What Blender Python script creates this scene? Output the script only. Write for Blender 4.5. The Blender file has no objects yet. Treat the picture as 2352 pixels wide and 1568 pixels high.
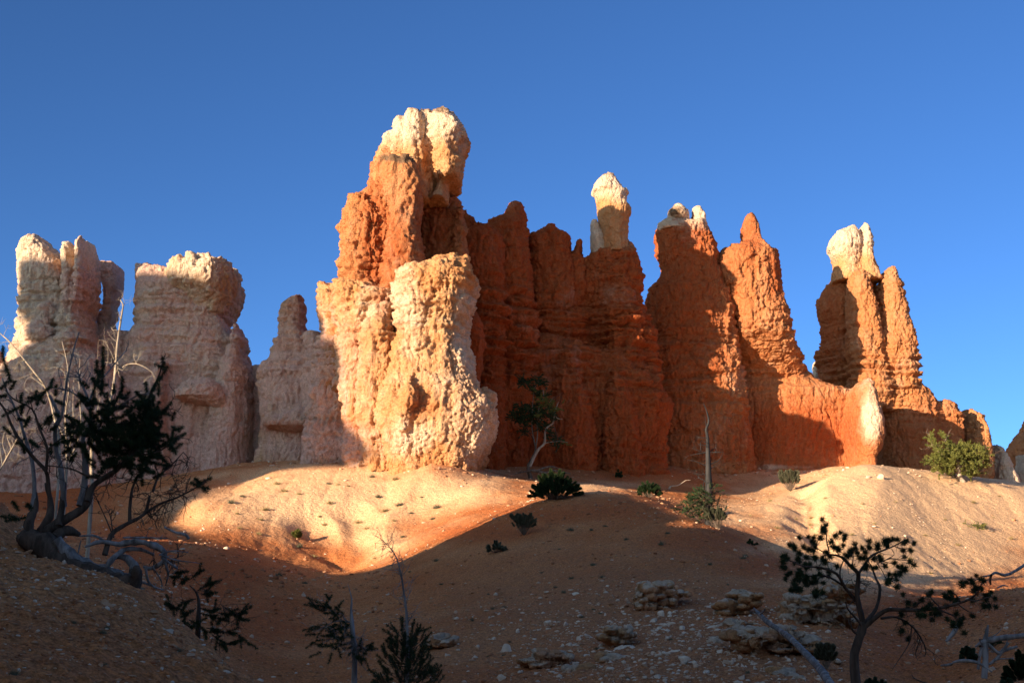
import bpy, math, random
import numpy as np
from mathutils import Vector

# ------------------------------------------------------------------ camera, sky, sun, exposure
FPX = 2839.0                      # focal length in units of a 2352 x 1568 picture
PITCH = math.radians(12.0)
SUN_AZ = math.radians(43.0)       # the light travels this far from +X towards +Y
SUN_EL = math.radians(9.7)
SC = bpy.context.scene
COL = SC.collection

cam_d = bpy.data.cameras.new("camera")
cam = bpy.data.objects.new("camera", cam_d)
COL.objects.link(cam)
cam.location = (0, 0, 0)
cam.rotation_euler = (math.pi / 2 + PITCH, 0, 0)
cam_d.sensor_fit = 'HORIZONTAL'
cam_d.sensor_width = 36.0
cam_d.lens = 36.0 * FPX / 2352.0
cam_d.clip_start = 0.1
cam_d.clip_end = 6000
SC.camera = cam

world = bpy.data.worlds.new("World")
SC.world = world
world.use_nodes = True
wt = world.node_tree
for n in list(wt.nodes):
    wt.nodes.remove(n)
w_out = wt.nodes.new("ShaderNodeOutputWorld")
w_bg = wt.nodes.new("ShaderNodeBackground")
w_sky = wt.nodes.new("ShaderNodeTexSky")
w_sky.sky_type = 'NISHITA'
w_sky.sun_disc = False
w_sky.sun_elevation = SUN_EL
# direction towards the sun is (-cos az, -sin az); sky rotation is measured clockwise from +Y
w_sky.sun_rotation = math.atan2(-math.cos(SUN_AZ), -math.sin(SUN_AZ))
w_sky.altitude = 2400
w_sky.air_density = 0.8
w_sky.dust_density = 0.3
w_sky.ozone_density = 2.5
w_bg.inputs[1].default_value = 0.22
# clear high-desert sky: deep blue away from the sun, paler and warmer on the sun's side
w_geo = wt.nodes.new("ShaderNodeTexCoord")
w_dot = wt.nodes.new("ShaderNodeVectorMath")
w_dot.operation = 'DOT_PRODUCT'
w_dot.inputs[1].default_value = (-math.cos(SUN_AZ) * math.cos(SUN_EL), -math.sin(SUN_AZ) * math.cos(SUN_EL), math.sin(SUN_EL))
wt.links.new(w_geo.outputs["Generated"], w_dot.inputs[0])
w_rng = wt.nodes.new("ShaderNodeMapRange")
w_rng.inputs[1].default_value = -1.0
w_rng.inputs[2].default_value = 1.0
wt.links.new(w_dot.outputs["Value"], w_rng.inputs[0])
w_col = wt.nodes.new("ShaderNodeValToRGB")
w_col.color_ramp.interpolation = 'B_SPLINE'
for i_, (p_, c_) in enumerate(((0.40, (0.215, 0.32, 0.435, 1)), (0.58, (0.125, 0.13, 0.14, 1)), (0.72, (0.86, 0.64, 0.52, 1)), (0.95, (1.2, 0.88, 0.66, 1)))):
    e_ = w_col.color_ramp.elements[i_] if i_ < 2 else w_col.color_ramp.elements.new(p_)
    e_.position = p_
    e_.color = c_
wt.links.new(w_rng.outputs[0], w_col.inputs[0])
w_tint = wt.nodes.new("ShaderNodeMix")
w_tint.data_type = 'RGBA'
w_tint.blend_type = 'MULTIPLY'
w_tint.inputs[0].default_value = 1.0
wt.links.new(w_sky.outputs[0], w_tint.inputs[6])
wt.links.new(w_col.outputs[0], w_tint.inputs[7])
wt.links.new(w_tint.outputs[2], w_bg.inputs[0])
wt.links.new(w_bg.outputs[0], w_out.inputs[0])

sun_d = bpy.data.lights.new("sun", 'SUN')
sun_d.energy = 5.0
sun_d.color = (1.0, 0.80, 0.57)
sun_d.angle = math.radians(0.4)
sun = bpy.data.objects.new("sun", sun_d)
COL.objects.link(sun)
LD = Vector((math.cos(SUN_AZ) * math.cos(SUN_EL), math.sin(SUN_AZ) * math.cos(SUN_EL), -math.sin(SUN_EL)))
sun.rotation_euler = LD.to_track_quat('-Z', 'Y').to_euler()
sun.location = (-60, -60, 60)

SC.view_settings.view_transform = 'Standard'
SC.view_settings.look = 'None'
SC.view_settings.exposure = 1.2
SC.view_settings.gamma = 1.0
SC.view_settings.use_curve_mapping = False

# ------------------------------------------------------------------ helpers
CP, SP = math.cos(PITCH), math.sin(PITCH)

def at(px, py, Y):
    """Point of the world that stands at distance Y along the pixel (px, py)."""
    u = (px - 1176.0) / FPX
    v = (784.0 - py) / FPX
    t = Y / (CP - v * SP)
    return (u * t, Y, (SP + v * CP) * t)

def to_px(P):
    P = np.asarray(P, float)
    x, y, z = P[..., 0], P[..., 1], P[..., 2]
    f = y * CP + z * SP
    up = -y * SP + z * CP
    f = np.where(f < 0.05, 0.05, f)
    return 1176 + FPX * x / f, 784 - FPX * up / f

def _hash(ix, iy, iz, seed):
    h = (ix.astype(np.uint32) * np.uint32(374761393) + iy.astype(np.uint32) * np.uint32(668265263)
         + iz.astype(np.uint32) * np.uint32(2147483647) + np.uint32(seed * 974711 & 0xffffffff))
    h = (h ^ (h >> np.uint32(13))) * np.uint32(1274126177)
    h = (h ^ (h >> np.uint32(16))) * np.uint32(2246822519)
    return h ^ (h >> np.uint32(15))

def noise3(p, seed=0):
    """Gradient noise, about -1..1, for an (n, 3) array."""
    p = np.asarray(p, np.float64)
    i = np.floor(p).astype(np.int64)
    f = (p - i).astype(np.float32)
    w = f * f * f * (f * (f * 6 - 15) + 10)
    out = np.zeros(len(p), np.float32)
    for dx in (0, 1):
        wx = w[:, 0] if dx else 1 - w[:, 0]
        for dy in (0, 1):
            wy = w[:, 1] if dy else 1 - w[:, 1]
            for dz in (0, 1):
                wz = w[:, 2] if dz else 1 - w[:, 2]
                h = _hash(i[:, 0] + dx, i[:, 1] + dy, i[:, 2] + dz, seed)
                gx = (h & np.uint32(1023)).astype(np.float32) / 511.5 - 1
                gy = ((h >> np.uint32(10)) & np.uint32(1023)).astype(np.float32) / 511.5 - 1
                gz = ((h >> np.uint32(20)) & np.uint32(1023)).astype(np.float32) / 511.5 - 1
                out += wx * wy * wz * (gx * (f[:, 0] - dx) + gy * (f[:, 1] - dy) + gz * (f[:, 2] - dz))
    return out * 1.2

def sstep(a, b, x):
    t = np.clip((x - a) / (b - a), 0, 1)
    return t * t * (3 - 2 * t)

def new_mesh(name, V, Fq, mat, parent=None, smooth=True, attrs=None):
    """One mesh object from vertex and face arrays (faces an (n,3) or (n,4) array, or a list of such)."""
    V = np.asarray(V, np.float32)
    fl = Fq if isinstance(Fq, list) else [Fq]
    fl = [np.asarray(f, np.int32) for f in fl if len(f)]
    me = bpy.data.meshes.new(name)
    me.vertices.add(len(V))
    me.vertices.foreach_set("co", V.ravel())
    li = np.concatenate([f.ravel() for f in fl])
    tot = np.concatenate([np.full(len(f), f.shape[1], np.int32) for f in fl])
    st = np.concatenate([[0], np.cumsum(tot)[:-1]]).astype(np.int32)
    me.loops.add(len(li))
    me.loops.foreach_set("vertex_index", li)
    me.polygons.add(len(tot))
    me.polygons.foreach_set("loop_start", st)
    me.polygons.foreach_set("loop_total", tot)
    if smooth:
        me.polygons.foreach_set("use_smooth", np.ones(len(tot), bool))
    me.update(calc_edges=True)
    me.validate()
    for k, a in (attrs or {}).items():
        if a.ndim == 1:
            at_ = me.attributes.new(k, 'FLOAT', 'POINT')
            at_.data.foreach_set("value", a.astype(np.float32))
    if mat:
        me.materials.append(mat)
    o = bpy.data.objects.new(name, me)
    COL.objects.link(o)
    if parent:
        o.parent = parent
        o.matrix_parent_inverse = parent.matrix_world.inverted() if parent.type != 'EMPTY' else o.matrix_parent_inverse
        if parent.type == 'EMPTY' or parent.location.length:
            o.location = (0, 0, 0)
    return o

def tag(o, label=None, cat=None, group=None, kind=None):
    if label: o["label"] = label
    if cat: o["category"] = cat
    if group: o["group"] = group
    if kind: o["kind"] = kind
    return o

def thing(name, label, cat, loc=(0, 0, 0), group=None):
    o = bpy.data.objects.new(name, None)
    o.empty_display_size = 0.3
    o.location = loc
    COL.objects.link(o)
    return tag(o, label, cat, group)

def shift(o, loc):
    """Store a mesh made in world coordinates relative to its thing standing at loc."""
    me = o.data
    co = np.empty(len(me.vertices) * 3, np.float32)
    me.vertices.foreach_get("co", co)
    co = co.reshape(-1, 3) - np.asarray(loc, np.float32)
    me.vertices.foreach_set("co", co.ravel())
    me.update()

# ------------------------------------------------------------------ materials
def nodes_of(name):
    m = bpy.data.materials.new(name)
    m.use_nodes = True
    nt = m.node_tree
    for n in list(nt.nodes):
        nt.nodes.remove(n)
    out = nt.nodes.new("ShaderNodeOutputMaterial")
    b = nt.nodes.new("ShaderNodeBsdfPrincipled")
    b.inputs["Roughness"].default_value = 0.95
    b.inputs["Specular IOR Level"].default_value = 0.15
    nt.links.new(b.outputs[0], out.inputs[0])
    return m, nt, b

class NT:
    """Small shorthand for building node trees."""
    def __init__(s, nt): s.nt = nt
    def n(s, kind, **kw):
        x = s.nt.nodes.new(kind)
        for k, v in kw.items():
            setattr(x, k, v)
        return x
    def l(s, a, b): s.nt.links.new(a, b)
    def noise(s, vec, scale, detail=4, rough=0.55, lac=2.0):
        x = s.n("ShaderNodeTexNoise")
        x.inputs["Scale"].default_value = scale
        x.inputs["Detail"].default_value = detail
        x.inputs["Roughness"].default_value = rough
        x.inputs["Lacunarity"].default_value = lac
        if vec: s.l(vec, x.inputs["Vector"])
        return x.outputs["Fac"]
    def vor(s, vec, scale, feature='F1'):
        x = s.n("ShaderNodeTexVoronoi", feature=feature)
        x.inputs["Scale"].default_value = scale
        if vec: s.l(vec, x.inputs["Vector"])
        return x
    def scale(s, vec, v):
        x = s.n("ShaderNodeVectorMath", operation='MULTIPLY')
        s.l(vec, x.inputs[0]); x.inputs[1].default_value = v
        return x.outputs[0]
    def map(s, val, a, b, c=0.0, d=1.0):
        x = s.n("ShaderNodeMapRange")
        x.interpolation_type = 'SMOOTHSTEP'
        s.l(val, x.inputs[0])
        for i, q in enumerate((a, b, c, d)): x.inputs[i + 1].default_value = q
        return x.outputs[0]
    def mix(s, fac, a, b):
        x = s.n("ShaderNodeMix", data_type='RGBA')
        for sock, v in ((x.inputs[0], fac), (x.inputs[6], a), (x.inputs[7], b)):
            if isinstance(v, (int, float)): sock.default_value = v
            elif isinstance(v, tuple): sock.default_value = (*v, 1) if len(v) == 3 else v
            else: s.l(v, sock)
        return x.outputs[2]
    def math(s, op, a, b=None):
        x = s.n("ShaderNodeMath", operation=op)
        for i, v in enumerate((a, b)):
            if v is None: continue
            if isinstance(v, (int, float)): x.inputs[i].default_value = v
            else: s.l(v, x.inputs[i])
        return x.outputs[0]
    def attr(s, name):
        x = s.n("ShaderNodeAttribute", attribute_name=name)
        return x.outputs["Fac"]
    def bump(s, height, strength, dist, normal=None):
        x = s.n("ShaderNodeBump")
        x.inputs["Strength"].default_value = strength
        x.inputs["Distance"].default_value = dist
        s.l(height, x.inputs["Height"])
        if normal: s.l(normal, x.inputs["Normal"])
        return x.outputs[0]

# rock and soil colours (surface reflectance)
C_RED = (0.44, 0.092, 0.024)
C_ORANGE = (0.66, 0.315, 0.128)
C_TAN = (0.72, 0.42, 0.215)
C_PALE = (0.80, 0.60, 0.43)
C_PINK = (0.80, 0.475, 0.365)
C_STAIN = (0.20, 0.125, 0.075)

def make_rock_mat():
    m, nt, b = nodes_of("hoodoo_rock")
    k = NT(nt)
    pos = k.n("ShaderNodeNewGeometry").outputs["Position"]
    pale, red, pink, stain = k.attr("pale"), k.attr("red"), k.attr("pink"), k.attr("stain")
    streak = k.noise(k.scale(pos, (0.9, 0.9, 0.16)), 1.0, 6, 0.6)
    blotch = k.noise(pos, 0.35, 5, 0.6)
    fine = k.noise(pos, 2.6, 6, 0.65)
    grit = k.noise(pos, 11.0, 4, 0.7)
    c = k.mix(k.map(blotch, 0.35, 0.68), C_ORANGE, C_TAN)
    c = k.mix(k.map(streak, 0.42, 0.62), c, C_ORANGE)
    rf = k.math('MULTIPLY_ADD', k.math('SUBTRACT', fine, 0.5), 0.7)
    x = nt.nodes[-1]; k.l(red, x.inputs[2])
    c = k.mix(k.map(rf, 0.05, 0.95), c, C_RED)
    pf = k.math('MULTIPLY_ADD', k.math('SUBTRACT', streak, 0.5), 1.3)
    x = nt.nodes[-1]; k.l(pink, x.inputs[2])
    c = k.mix(k.map(pf, 0.15, 0.9), c, C_PINK)
    wf = k.math('MULTIPLY_ADD', k.math('SUBTRACT', blotch, 0.5), 1.5)
    x = nt.nodes[-1]; k.l(pale, x.inputs[2])
    c = k.mix(k.map(wf, 0.15, 0.85), c, C_PALE)
    sf = k.math('MULTIPLY_ADD', k.math('SUBTRACT', fine, 0.5), 1.4)
    x = nt.nodes[-1]; k.l(stain, x.inputs[2])
    c = k.mix(k.map(sf, 0.4, 0.9), c, C_STAIN)
    c = k.mix(k.map(fine, 0.3, 0.62, 0.25, 0.0), c, (0.26, 0.10, 0.05))
    g = k.mix(k.map(grit, 0.3, 0.7), (0.80, 0.78, 0.76), (1.12, 1.1, 1.08))
    mul = k.n("ShaderNodeMix", data_type='RGBA', blend_type='MULTIPLY')
    mul.inputs[0].default_value = 1.0
    k.l(c, mul.inputs[6]); k.l(g, mul.inputs[7])
    k.l(mul.outputs[2], b.inputs["Base Color"])
    h1 = k.noise(pos, 4.0, 10, 0.68)
    h2 = k.noise(k.scale(pos, (2.6, 2.6, 0.8)), 2.6, 8, 0.68)
    v = k.vor(k.scale(pos, (1.0, 1.0, 0.65)), 3.3).outputs["Distance"]
    v2 = k.vor(k.scale(pos, (1.0, 1.0, 0.8)), 8.0).outputs["Distance"]
    hh = k.math('ADD', k.math('ADD', h1, h2), k.math('ADD', k.math('MULTIPLY', v, -0.45), k.math('MULTIPLY', v2, -0.25)))
    k.l(k.bump(hh, 0.9, 0.22), b.inputs["Normal"])
    return m
M_ROCK = make_rock_mat()

def make_soil_mat():
    m, nt, b = nodes_of("badlands_soil")
    k = NT(nt)
    pos = k.n("ShaderNodeNewGeometry").outputs["Position"]
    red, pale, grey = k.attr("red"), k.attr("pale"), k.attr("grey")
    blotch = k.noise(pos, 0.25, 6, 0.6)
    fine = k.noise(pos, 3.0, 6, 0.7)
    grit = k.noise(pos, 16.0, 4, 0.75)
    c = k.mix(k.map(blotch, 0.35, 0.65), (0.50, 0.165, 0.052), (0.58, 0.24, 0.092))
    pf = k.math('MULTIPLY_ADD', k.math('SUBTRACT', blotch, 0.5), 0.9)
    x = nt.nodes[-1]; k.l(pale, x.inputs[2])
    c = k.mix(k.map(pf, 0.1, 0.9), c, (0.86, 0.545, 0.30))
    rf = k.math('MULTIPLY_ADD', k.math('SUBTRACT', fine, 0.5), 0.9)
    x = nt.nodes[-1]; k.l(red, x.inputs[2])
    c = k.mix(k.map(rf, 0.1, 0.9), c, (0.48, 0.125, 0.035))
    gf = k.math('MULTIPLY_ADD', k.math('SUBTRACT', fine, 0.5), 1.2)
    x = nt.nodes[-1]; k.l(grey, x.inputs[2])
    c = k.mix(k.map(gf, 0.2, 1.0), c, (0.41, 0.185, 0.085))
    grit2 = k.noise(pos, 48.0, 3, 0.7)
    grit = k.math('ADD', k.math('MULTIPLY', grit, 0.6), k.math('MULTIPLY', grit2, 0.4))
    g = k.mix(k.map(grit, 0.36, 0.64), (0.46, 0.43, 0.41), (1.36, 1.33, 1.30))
    mul = k.n("ShaderNodeMix", data_type='RGBA', blend_type='MULTIPLY')
    mul.inputs[0].default_value = 1.0
    k.l(c, mul.inputs[6]); k.l(g, mul.inputs[7])
    k.l(mul.outputs[2], b.inputs["Base Color"])
    v1 = k.vor(pos, 5.0).outputs["Distance"]
    v2 = k.vor(pos, 14.0).outputs["Distance"]
    hh = k.math('ADD', k.math('MULTIPLY', k.noise(pos, 2.0, 10, 0.76), 1.2), k.math('MULTIPLY', k.math('ADD', v1, k.math('MULTIPLY', v2, .5)), -0.5))
    k.l(k.bump(hh, 0.75, 0.08), b.inputs["Normal"])
    return m
M_SOIL = make_soil_mat()
# ------------------------------------------------------------------ terrain: one sheet
GP = """
-300,1130,96 -150,1120,95 0,1120,94 200,1110,94 440,1085,93 600,1060,90 750,1053,88 880,1054,80 1000,1066,75 1095,1095,74
-500,1150,92 600,1100,77 750,1087,77 880,1088,75.5 1000,1104,71.5 1100,1113,69.5
450,1165,69.5 600,1163,70 750,1165,70 870,1162,69.5 950,1150,69.5 1050,1150,68 1150,1150,66
500,1225,64 600,1245,64 700,1265,64 808,1292,62 790,1232,65.5 740,1205,67 860,1245,64.5 950,1212,65 1050,1185,64 825,1200,67.5
440,1195,69 350,1200,70 200,1180,73 100,1150,80 0,1170,72 -200,1160,72
810,1335,52 770,1400,43 700,1480,34 660,1568,27
440,1245,54 500,1320,45 560,1420,36 560,1500,29 350,1290,47 300,1380,30 100,1300,38
1220,1153,59 1380,1128,59 1300,1138,58.5 1460,1139,57
1350,1126,66 1250,1120,70 1400,1115,72 1215,1100,85 1400,1100,89 1550,1120,91 1600,1138,87 1700,1120,97 1700,1142,92 1850,1110,98
1550,1168,55 1640,1205,51 1720,1250,47 1800,1295,43 1900,1325,40 2060,1368,36
1500,1150,63 1640,1225,57 1720,1280,53 1800,1330,49 1900,1355,46
1700,1158,77 1850,1130,84 1850,1200,66 1862,1240,61 1640,1185,68 1700,1205,65 1800,1272,58 1900,1305,55 2060,1352,55 2150,1374,57
2000,1150,70 2000,1250,62.5 2150,1150,74 2150,1250,66.5 2150,1330,60 2300,1150,77.5 2300,1250,70.5 2352,1300,68 2450,1160,80 2450,1300,70
1980,1066,79 2100,1086,79 2200,1104,79.5 2352,1124,80.5 2500,1140,82 1980,1080,92 2100,1102,93 2200,1120,96 2350,1142,98 2500,1160,100 2200,1150,108 2352,1190,106 2500,1220,105 2100,1120,112
1540,1075,97 1700,1077,103 1850,1078,105.5 1930,1070,103 1130,1078,88 1250,1068,92 1400,1075,93.5 1530,1077,95.5
2060,1400,31 2200,1400,30 2352,1345,33 2352,1450,21 2200,1500,23 2300,1568,16 2450,1400,24 2450,1568,13 2100,1460,27 2080,1568,19
1400,1200,49 1400,1300,40 1200,1250,47 1200,1350,40 1100,1400,36 1000,1400,38 1000,1330,45 1000,1260,53 1000,1500,28 1200,1500,26 1400,1450,27 1400,1568,18 1000,1568,22 850,1568,24 900,1450,34 1600,1300,38 1600,1420,28 1600,1568,17 1800,1420,26 1800,1568,15 1900,1420,26 1950,1500,20
-120,1060,16 0,1172,14 60,1238,13.2 150,1292,12.6 330,1362,11.6 430,1458,11 560,1558,10 650,1620,9.3 760,1700,8.5
-100,1250,11.5 0,1300,10.5 200,1400,9.6 0,1450,8.5 200,1568,7.5 400,1568,8.4 0,1568,7
-120,1200,22 0,1245,20 60,1300,18 150,1345,18 330,1425,17 430,1510,16 560,1610,15 650,1650,14 800,1720,13
"""
GW = [(0, 1.5, -1.65), (2.5, 4, -1.5), (-2.5, 3, -1.1), (-6, 4, 0.4), (-12, 6, 2.5), (-14, 14, 3.4), (1, 8, -1.35), (5, 9, -1.1),
      (10, 8, 0.0), (14, 16, 1.2), (30, 30, 5), (45, 50, 8), (60, 80, 10), (-30, 30, 5), (-45, 60, 8), (-60, 90, 9),
      (-60, 120, 8), (-20, 120, 8), (20, 128, 8), (60, 125, 8), (0, 0.2, -1.65), (-4, 0, -1.0), (4, 0, -1.6)]
pts = []
for t in GP.split():
    a, b_, c = (float(q) for q in t.split(','))
    pts.append(at(a, b_, c))
pts = np.array(pts + GW)

def _warp(x, y):
    return np.stack([np.arctan2(x, y + 4.0) * 3.2, np.log(np.hypot(x, y + 4.0) + 5.0) * 2.0], -1)

def _U(r2):
    return np.where(r2 > 1e-12, 0.5 * r2 * np.log(np.maximum(r2, 1e-12)), 0)

_q = _warp(pts[:, 0], pts[:, 1])
_n = len(_q)
_K = _U(((_q[:, None] - _q[None]) ** 2).sum(-1)) + np.eye(_n) * 0.0008
_A = np.zeros((_n + 3, _n + 3))
_A[:_n, :_n] = _K
_A[:_n, _n] = 1; _A[:_n, _n + 1:] = _q
_A[_n, :_n] = 1; _A[_n + 1:, :_n] = _q.T
_W = np.linalg.solve(_A, np.concatenate([pts[:, 2], np.zeros(3)]))

def ground_base(x, y):
    x = np.atleast_1d(np.asarray(x, float)); y = np.atleast_1d(np.asarray(y, float))
    q = _warp(x, y)
    z = np.empty(len(x))
    for i in range(0, len(x), 20000):
        s = slice(i, i + 20000)
        z[s] = _U(((q[s, None] - _q[None]) ** 2).sum(-1)) @ _W[:_n] + _W[_n] + q[s] @ _W[_n + 1:]
    r = np.hypot(x, y)
    th = np.abs(np.arctan2(x, y))
    far = sstep(128, 170, r)
    z = z * (1 - far) + far * (6 - 0.004 * np.minimum(r, 1500))
    side = sstep(0.75, 1.25, th) * sstep(1.0, 4.0, r)
    side_z = -1.4 + 0.05 * r * np.exp(-r / 90)
    return z * (1 - side) + side * side_z

def soil_noise(x, y):
    r = np.hypot(x, y)
    p = np.stack([x, y, np.zeros_like(x)], -1)
    z = 0.16 * noise3(p * 0.22, 5) * np.clip(r / 40, 0.15, 1)
    # rills running down the slopes
    rill = 1 - np.abs(noise3(np.stack([x * 0.55, y * 0.14, x * 0], -1), 17)) * 2.2
    z -= 0.05 * np.clip(rill, 0, 1) ** 3 * np.clip((r - 22) / 40, 0, 1)
    z += 0.05 * noise3(p * 0.9, 6) + 0.038 * noise3(p * 2.3, 7) + 0.040 * noise3(p * 5.5, 8)
    z += 0.030 * noise3(p * 12.0, 9) * np.clip(40 / (r + 1), 0, 1)
    z += carve(x, y)
    lump = noise3(p * 3.3, 11)
    z += 0.06 * np.clip(lump - 0.15, 0, 1)
    return z

def ground(x, y):
    x = np.atleast_1d(np.asarray(x, float)); y = np.atleast_1d(np.asarray(y, float))
    return ground_base(x, y) + soil_noise(x, y)

# gullies: (pixels of the line at given distance, width m, depth m)
CARVE = [([(735, 1190, 68), (770, 1235, 65), (805, 1285, 63)], 1.4, .75), ([(815, 1165, 69.5), (812, 1215, 66.5), (808, 1290, 62)], 1.4, .7),
         ([(1850, 1140, 78), (1856, 1190, 67), (1872, 1245, 61)], 1.0, 0.7), ([(1000, 1120, 71), (960, 1200, 65.5)], 2.0, .35),
         ([(560, 1150, 80), (520, 1190, 74)], 1.6, .4), ([(900, 1130, 76), (880, 1190, 70)], 1.6, .35), ([(1950, 1110, 76), (1930, 1200, 66)], 2.0, .2), ([(2150, 1120, 77), (2080, 1250, 65)], 2.5, .2)]
def _carve():
    out = []
    for line, w, d in CARVE:
        out.append((np.array([at(*p)[:2] for p in line]), w, d))
    return out
CARVE_XY = _carve()
def carve(x, y):
    dz = np.zeros(len(x))
    m = (y > 50) & (y < 95)
    if not m.any(): return dz
    p = np.stack([x[m], y[m]], -1)
    acc = np.zeros(len(p))
    wob = noise3(np.stack([p[:, 0] * .5, p[:, 1] * .5, p[:, 0] * 0], -1), 51) * .7
    for L, w, d in CARVE_XY:
        best = np.full(len(p), 1e9)
        for a, b in zip(L[:-1], L[1:]):
            ab = b - a
            t = np.clip(((p - a) @ ab) / (ab @ ab), 0, 1)
            best = np.minimum(best, np.hypot(*(p - a - t[:, None] * ab).T))
        acc = np.maximum(acc, d * np.exp(-((best + wob) / w) ** 2))
    dz[m] = -acc
    return dz

def on_ground(px, py, y0=4.0, y1=110.0):
    """First point of the ground seen through the pixel (px, py)."""
    Y = np.geomspace(y0, y1, 700)
    P = np.array([at(px, py, q) for q in Y])
    g = ground_base(P[:, 0], P[:, 1])
    k = np.nonzero(P[:, 2] < g)[0]
    k = k[0] if len(k) else len(Y) - 1
    x, y = P[k, 0], P[k, 1]
    return np.array([x, y, float(ground(x, y)[0])])

# soil colour patches, in picture pixels: (px, py, sx, sy, amount)
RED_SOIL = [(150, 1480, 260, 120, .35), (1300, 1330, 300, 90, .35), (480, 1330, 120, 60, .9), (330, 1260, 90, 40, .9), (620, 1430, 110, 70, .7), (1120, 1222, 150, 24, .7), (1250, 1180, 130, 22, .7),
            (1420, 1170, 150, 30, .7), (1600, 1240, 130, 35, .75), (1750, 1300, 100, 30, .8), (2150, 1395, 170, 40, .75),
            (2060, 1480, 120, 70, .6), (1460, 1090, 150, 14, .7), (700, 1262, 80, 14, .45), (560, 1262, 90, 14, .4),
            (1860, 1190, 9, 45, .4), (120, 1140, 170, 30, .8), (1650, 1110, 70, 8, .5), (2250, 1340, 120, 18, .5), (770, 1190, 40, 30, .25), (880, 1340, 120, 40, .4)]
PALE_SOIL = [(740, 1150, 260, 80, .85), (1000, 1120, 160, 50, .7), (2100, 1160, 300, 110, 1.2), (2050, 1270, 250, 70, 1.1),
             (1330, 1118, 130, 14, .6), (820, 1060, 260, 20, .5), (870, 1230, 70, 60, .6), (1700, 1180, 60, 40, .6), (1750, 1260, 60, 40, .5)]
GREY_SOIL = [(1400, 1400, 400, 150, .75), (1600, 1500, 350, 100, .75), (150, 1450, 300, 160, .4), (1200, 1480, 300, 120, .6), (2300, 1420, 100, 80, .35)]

def patches(px, py, lst):
    v = np.zeros(len(px))
    for a, b_, sx, sy, q in lst:
        v = np.maximum(v, q * np.exp(-0.5 * (((px - a) / sx) ** 2 + ((py - b_) / sy) ** 2) ** 1.3))
    return v

def build_terrain():
    th_f = np.linspace(-0.60, 0.60, 760)
    th_m = np.concatenate([np.linspace(-1.5, -0.61, 60), th_f, np.linspace(0.61, 1.5, 60)])
    th = np.concatenate([th_m, np.linspace(1.55, 2 * math.pi - 1.55, 60)])
    r = np.concatenate([np.geomspace(1.2, 7, 40)[:-1], np.geomspace(7, 122, 780)[:-1], np.geomspace(122, 2500, 60)])
    T, R = np.meshgrid(th, r)
    x, y = (R * np.sin(T)).ravel(), (R * np.cos(T)).ravel()
    z = ground(x, y)
    nt_, nr = len(th), len(r)
    V = np.stack([x, y, z], -1)
    V = np.vstack([V, [[0, 0, -1.65]]])
    I = np.arange(nr * nt_).reshape(nr, nt_)
    J = np.roll(I, -1, axis=1)
    quads = np.stack([I[:-1], I[1:], J[1:], J[:-1]], -1).reshape(-1, 4)[:, ::-1]
    tri = np.stack([I[0], J[0], np.full(nt_, nr * nt_)], -1)[:, ::-1]
    px, py = to_px(V)
    vis = (V[:, 1] > 4) & (V[:, 1] < 130)
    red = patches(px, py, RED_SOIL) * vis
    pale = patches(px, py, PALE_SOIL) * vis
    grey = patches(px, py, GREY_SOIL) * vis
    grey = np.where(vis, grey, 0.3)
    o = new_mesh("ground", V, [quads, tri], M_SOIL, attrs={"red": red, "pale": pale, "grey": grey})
    o["kind"] = "structure"
    return o
GROUND = build_terrain()
# ------------------------------------------------------------------ rock formations
def ring_tower(rows, Y, d, n=2.6, nseg=40, sub=3, taper=0.5):
    """Closed stack of superelliptic rings following an outline: rows of (py, left px, right px) at distance Y, half depth d."""
    rows = sorted(rows)
    py = np.array([r[0] for r in rows], float)
    L = np.array([r[1] for r in rows], float)
    R = np.array([r[2] for r in rows], float)
    yy = []
    for a, b_ in zip(py[:-1], py[1:]):
        k = max(1, int((b_ - a) / 10))
        yy += list(np.linspace(a, b_, k, endpoint=False))
    yy.append(py[-1])
    yy = np.array(yy)
    DY = np.interp(yy, py, np.array([r[3] if len(r) > 3 else 0.0 for r in rows], float))
    L = np.interp(yy, py, L); R = np.interp(yy, py, R)
    wmax = np.percentile(R - L, 70)
    V = []
    th = np.linspace(0, 2 * math.pi, nseg, endpoint=False)
    c, s = np.cos(th), np.sin(th)
    ex = np.sign(c) * np.abs(c) ** (2 / n)
    ey = np.sign(s) * np.abs(s) ** (2 / n)
    for q, l, r, dy in zip(yy, L, R, DY):
        b = d * min(1.25, max(0.12, (r - l) / wmax)) ** taper
        # the outline seen is that of the near or far corner of the ring, its height that of the near rim
        x0 = at(l, q, Y + dy + (-.55 if l < 1176 else .55) * b)[0]
        x1 = at(r, q, Y + dy + (.55 if r < 1176 else -.55) * b)[0]
        x1 = max(x1, x0 + .25 * (r - l) * Y / FPX)
        m = np.array([(x0 + x1) / 2, 0, at((l + r) / 2, q, Y + dy - .8 * b)[2]])
        a = (x1 - x0) / 2
        V.append(np.stack([m[0] + a * ex, Y + dy + b * ey, np.full(nseg, m[2])], -1))
    nr = len(V)
    top, bot = V[0].mean(0), V[-1].mean(0)
    V = np.vstack(V + [top[None], bot[None]])
    I = np.arange(nr * nseg).reshape(nr, nseg)
    J = np.roll(I, -1, axis=1)
    F = np.stack([I[:-1], I[1:], J[1:], J[:-1]], -1).reshape(-1, 4)
    t0 = np.stack([I[0], J[0], np.full(nseg, nr * nseg)], -1)
    t1 = np.stack([J[-1], I[-1], np.full(nseg, nr * nseg + 1)], -1)
    return V, F, np.vstack([t0, t1])

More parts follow.
